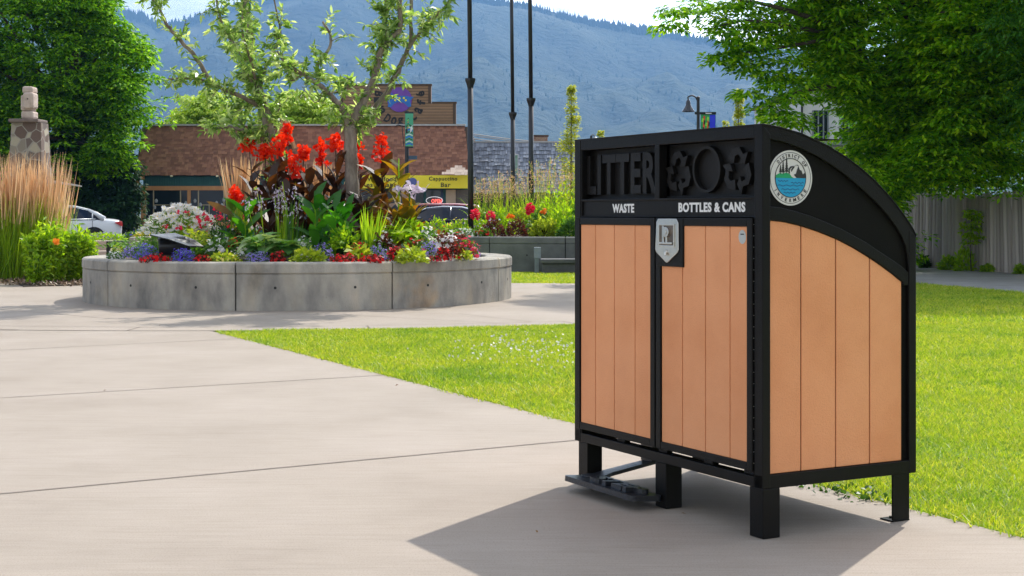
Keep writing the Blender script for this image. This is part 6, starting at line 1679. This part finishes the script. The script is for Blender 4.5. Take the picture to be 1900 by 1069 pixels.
# ---------------------------------------------------------------- parked cars
M_tyre = mat('tyre', [(.012, .012, .012), (.02, .02, .02)], 9, .8)
M_rim = mat('rim', [(.35, .36, .38), (.5, .5, .52)], 9, .3, metal=.9)
M_cglass = glassmat('car_glass', (.010, .016, .032), .04)
M_tail = mat('tail_lamp', [(.55, .01, .015), (.65, .02, .02)], 9, .2)
M_head = mat('head_lamp', [(.6, .62, .65), (.7, .72, .75)], 9, .15)
def car(kind, label, Y, xrear, length, facing, paint, height=1.46, suv=False, width=1.8):
    """side-on car; facing -1 points left. local s runs from the rear (0) to the nose (length)"""
    t = thing(kind, label, 'car', (xrear + facing * length / 2, Y, 0), 'cars parked in the street')
    L_ = length; h = height
    X = lambda s_: xrear + facing * s_
    # lower body: stations s -> (z_bottom, z_top(belt), half width)
    st = [(0.0, .42, .82, .70), (.06, .30, .93, .80), (.25, .25, 1.00, .86), (.8, .20, 1.03, .895), (1.6, .19, 1.00, .90), (2.6, .19, .97, .90), (3.3, .20, .94, .90), (3.9, .20, .86, .885), (L_ - .35, .24, .74, .82), (L_ - .08, .30, .62, .70), (L_, .38, .55, .60)]
    if suv: st = [(a, b, c * 1.12, d) for a, b, c, d in st]
    mb = MB(); vs = []; n = 0
    for (s_, zb, zt_, hw) in st:
        sec = [(-hw * .93, zb), (-hw, zb + (zt_ - zb) * .3), (-hw, zb + (zt_ - zb) * .68), (-hw * .965, zb + (zt_ - zb) * .9), (-hw * .86, zt_), (-hw * .4, zt_ + .02), (hw * .4, zt_ + .02), (hw * .86, zt_), (hw * .965, zb + (zt_ - zb) * .9), (hw, zb + (zt_ - zb) * .68), (hw, zb + (zt_ - zb) * .3), (hw * .93, zb)]
        vs += [(X(s_), Y + a, z) for a, z in sec]
    q = 12
    fs = [(i * q + k, i * q + (k + 1) % q, (i + 1) * q + (k + 1) % q, (i + 1) * q + k) for i in range(len(st) - 1) for k in range(q)] + [tuple(range(q)), tuple(range((len(st) - 1) * q, len(st) * q))]
    mb.add(vs, fs)
    body = mb.build('body', paint, t, smooth=True)
    m_ = body.modifiers.new('sub', 'SUBSURF'); m_.levels = m_.render_levels = 2
    # roof and pillars over a glass house
    if suv: rl = [(.10, 1.06, .80), (.30, h - .05, .66), (1.0, h, .66), (2.2, h, .66), (2.75, h - .06, .66), (3.35, 1.03, .78)]
    else: rl = [(.62, 1.02, .78), (1.15, h - .13, .64), (1.6, h - .02, .62), (2.2, h, .62), (2.7, h - .05, .63), (3.45, .96, .78)]
    def house(o, dz):
        vs = []
        for (s_, z, hw) in rl:
            vs += [(X(s_), Y - hw - o + .0, z + dz), (X(s_), Y + hw + o, z + dz)]
        return vs
    mb = MB(); 
    vs = []
    for (s_, z, hw) in rl: vs += [(X(s_), Y - .83, .93), (X(s_), Y - hw, z), (X(s_), Y + hw, z), (X(s_), Y + .83, .93)]
    fs = [(i * 4 + k, i * 4 + k + 1, (i + 1) * 4 + k + 1, (i + 1) * 4 + k) for i in range(len(rl) - 1) for k in range(3)]
    mb.add(vs, fs); mb.build('windows', M_cglass, t, smooth=False)
    mb = MB()
    a, b = 1, len(rl) - 2
    vs = []
    for (s_, z, hw) in rl[a:b + 1]: vs += [(X(s_), Y - hw - .025, z - .035), (X(s_), Y - hw + .03, z + .018), (X(s_), Y, z + .04), (X(s_), Y + hw - .03, z + .018), (X(s_), Y + hw + .025, z - .035)]
    m0 = b - a + 1
    mb.add(vs, [(i * 5 + k, i * 5 + k + 1, (i + 1) * 5 + k + 1, (i + 1) * 5 + k) for i in range(m0 - 1) for k in range(4)])
    mb.build('roof', paint, t, smooth=True)
    mb = MB()
    for sy in (-1, 1):
        for (i, j) in ((0, 1), (len(rl) - 1, len(rl) - 2)):
            p = Vector((X(rl[i][0]), Y + sy * .825, rl[i][1] - .02)); q_ = Vector((X(rl[j][0]), Y + sy * (rl[j][2] + .01), rl[j][1]))
            mb.tube([p, p.lerp(q_, .5) + Vector((0, 0, .02)), q_], [.10, .07, .045] if i == 0 else [.04, .035, .035], 6)
        mb.tube([(X(1.95), Y + sy * .835, .95), (X(1.95), Y + sy * .635, h - .02)], .028, 6)
        mb.tube([(X(.9), Y + sy * .845, 1.0), (X(3.3), Y + sy * .85, .965)], .02, 6)
        mb.box(X(1.0) - .02, X(1.0) + .02, Y + sy * .83 - .02, Y + sy * .83 + .02, .93, 1.2)
    mb.build('pillars', paint, t, smooth=True)
    # doors seams and handles
    mb = MB()
    for s_ in (1.0, 2.05, 3.1): mb.box(X(s_) - .006, X(s_) + .006, Y - .905, Y - .893, .35, .93)
    mb.build('door_seam', M_ink, t)
    mb = MB()
    for s_ in (1.25, 2.3): mb.box(min(X(s_), X(s_ + .17)), max(X(s_), X(s_ + .17)), Y - .925, Y - .895, .82, .845)
    mb.build('door_handle', paint, t)
    for s_ in (.95, L_ - .95):
        for sy in (-1, 1):
            yw = Y + sy * .80
            mb = MB(); mb.tube([(X(s_), yw - .11, .33), (X(s_), yw - .09, .33), (X(s_), yw + .09, .33), (X(s_), yw + .11, .33)], [.31, .33, .33, .31], 24); wh = mb.build('wheel', M_tyre, t)
            mb = MB(); mb.tube([(X(s_), yw + sy * .112, .33), (X(s_), yw + sy * .118, .33)], .20, 18)
            mb.build('rim', M_rim, wh)
            mb = MB(); mb.tube([(X(s_) + .37 * math.cos(R(a)), Y + sy * .90, .34 + .37 * math.sin(R(a))) for a in range(-10, 191, 15)], .025, 6); mb.build('wheel_arch', M_ink, t)
            mb = MB(); mb.tube([(X(s_), Y + sy * .70, .33), (X(s_), Y + sy * .893, .33)], .375, 24); mb.build('wheel_well', M_ink, t)
    for sy in (-1, 1):
        mb = MB(); mb.prism([(min(X(-.01), X(.34)) if False else X(-.015), .74), (X(.16), .82), (X(.26), .88), (X(.08), .93), (X(.0), .90)], Y + sy * .70, Y + sy * .885, 'y'); mb.build('tail_light', M_tail, t, bevel=.01)
        mb = MB(); mb.prism([(X(L_ + .0), .52), (X(L_ - .05), .66), (X(L_ - .5), .70), (X(L_ - .35), .56)], Y + sy * .60, Y + sy * .85, 'y'); mb.build('headlight', M_head, t, bevel=.01)
    mb = MB(); mb.box(min(X(3.0), X(2.85)), max(X(3.0), X(2.85)), Y - 1.02, Y - .86, .95, 1.08); mb.build('mirror', paint, t, bevel=.02)
    return t
def paint(nm, c): return mat(nm, [c, tuple(x * .96 for x in c)], 1, .28, coat=1.0, spec=.5)
ws = car('sedan_car', 'white sedan parked behind the yellow-green shrubs at the left, red tail light to the right', 51.4, PX(231, 52), 4.6, -1, paint('white_paint', (.78, .80, .82)))
ws.rotation_euler.z = R(15)
car('sedan_car', 'dark blue sedan behind the second planter, in front of the red car', 46.5, PX(952, 46), 4.5, -1, paint('navy_car_paint', (.012, .02, .045)), 1.40)
car('hatchback_car', 'dark red car mostly hidden behind the dark blue sedan', 52.5, PX(900, 52), 4.3, -1, paint('red_car_paint', (.35, .015, .02)), 1.52, True)
# pale flat parasol edge behind the reed grass
t = thing('market_parasol', 'pale flat parasol edge sticking out right of the reed grass, above the white car', 'parasol', (PX(105, 44), 44, 0))
mb = MB(); a, b = P(60, 334, 44), P(152, 347, 44)
mb.add([a, P(110, 340, 43.4), b, P(100, 341, 45), a + Vector((0, 0, .06)), P(110, 340, 43.4) + Vector((0, 0, .06)), b + Vector((0, 0, .04)), P(100, 341, 45) + Vector((0, 0, .06))], [(0, 1, 2, 3), (7, 6, 5, 4), (0, 4, 5, 1), (1, 5, 6, 2), (2, 6, 7, 3), (3, 7, 4, 0)])
mb.build('canopy', mat('canvas', [(.5, .48, .44), (.6, .58, .53)], 4, .8), t)
mb = MB(); mb.tube([(PX(102, 44), 44.2, 0), (PX(102, 44), 44.2, ZH(341, 44))], .03, 8); mb.build('pole', M_pole, t)

# ---------------------------------------------------------------- air between here and the mountain
mb = MB(); mb.box(-7100, 7100, -80, 7000, -1.1, 1040)
hz = bpy.data.materials.new('haze'); hz.use_nodes = True; tt = hz.node_tree; tt.nodes.clear()
pv = tt.nodes.new('ShaderNodeVolumePrincipled'); pv.inputs['Color'].default_value = (.25, .49, .86, 1); pv.inputs['Density'].default_value = 1.65e-4; pv.inputs['Anisotropy'].default_value = 0
oo = tt.nodes.new('ShaderNodeOutputMaterial'); tt.links.new(pv.outputs[0], oo.inputs['Volume'])
o = mb.build('haze', hz, None); o['kind'] = 'stuff'

# things of a single mesh need no Empty: promote the mesh itself
for e in [o for o in COL.objects if o.type == 'EMPTY' and o.parent is None]:
    ch = [c for c in COL.objects if c.parent == e]
    if len(ch) == 1 and not any(c.parent == ch[0] for c in COL.objects):
        c = ch[0]; c.parent = None; c.location = e.location; nm = e.name
        for k_ in ('label', 'category', 'group'):
            if k_ in e: c[k_] = e[k_]
        bpy.data.objects.remove(e); c.name = nm
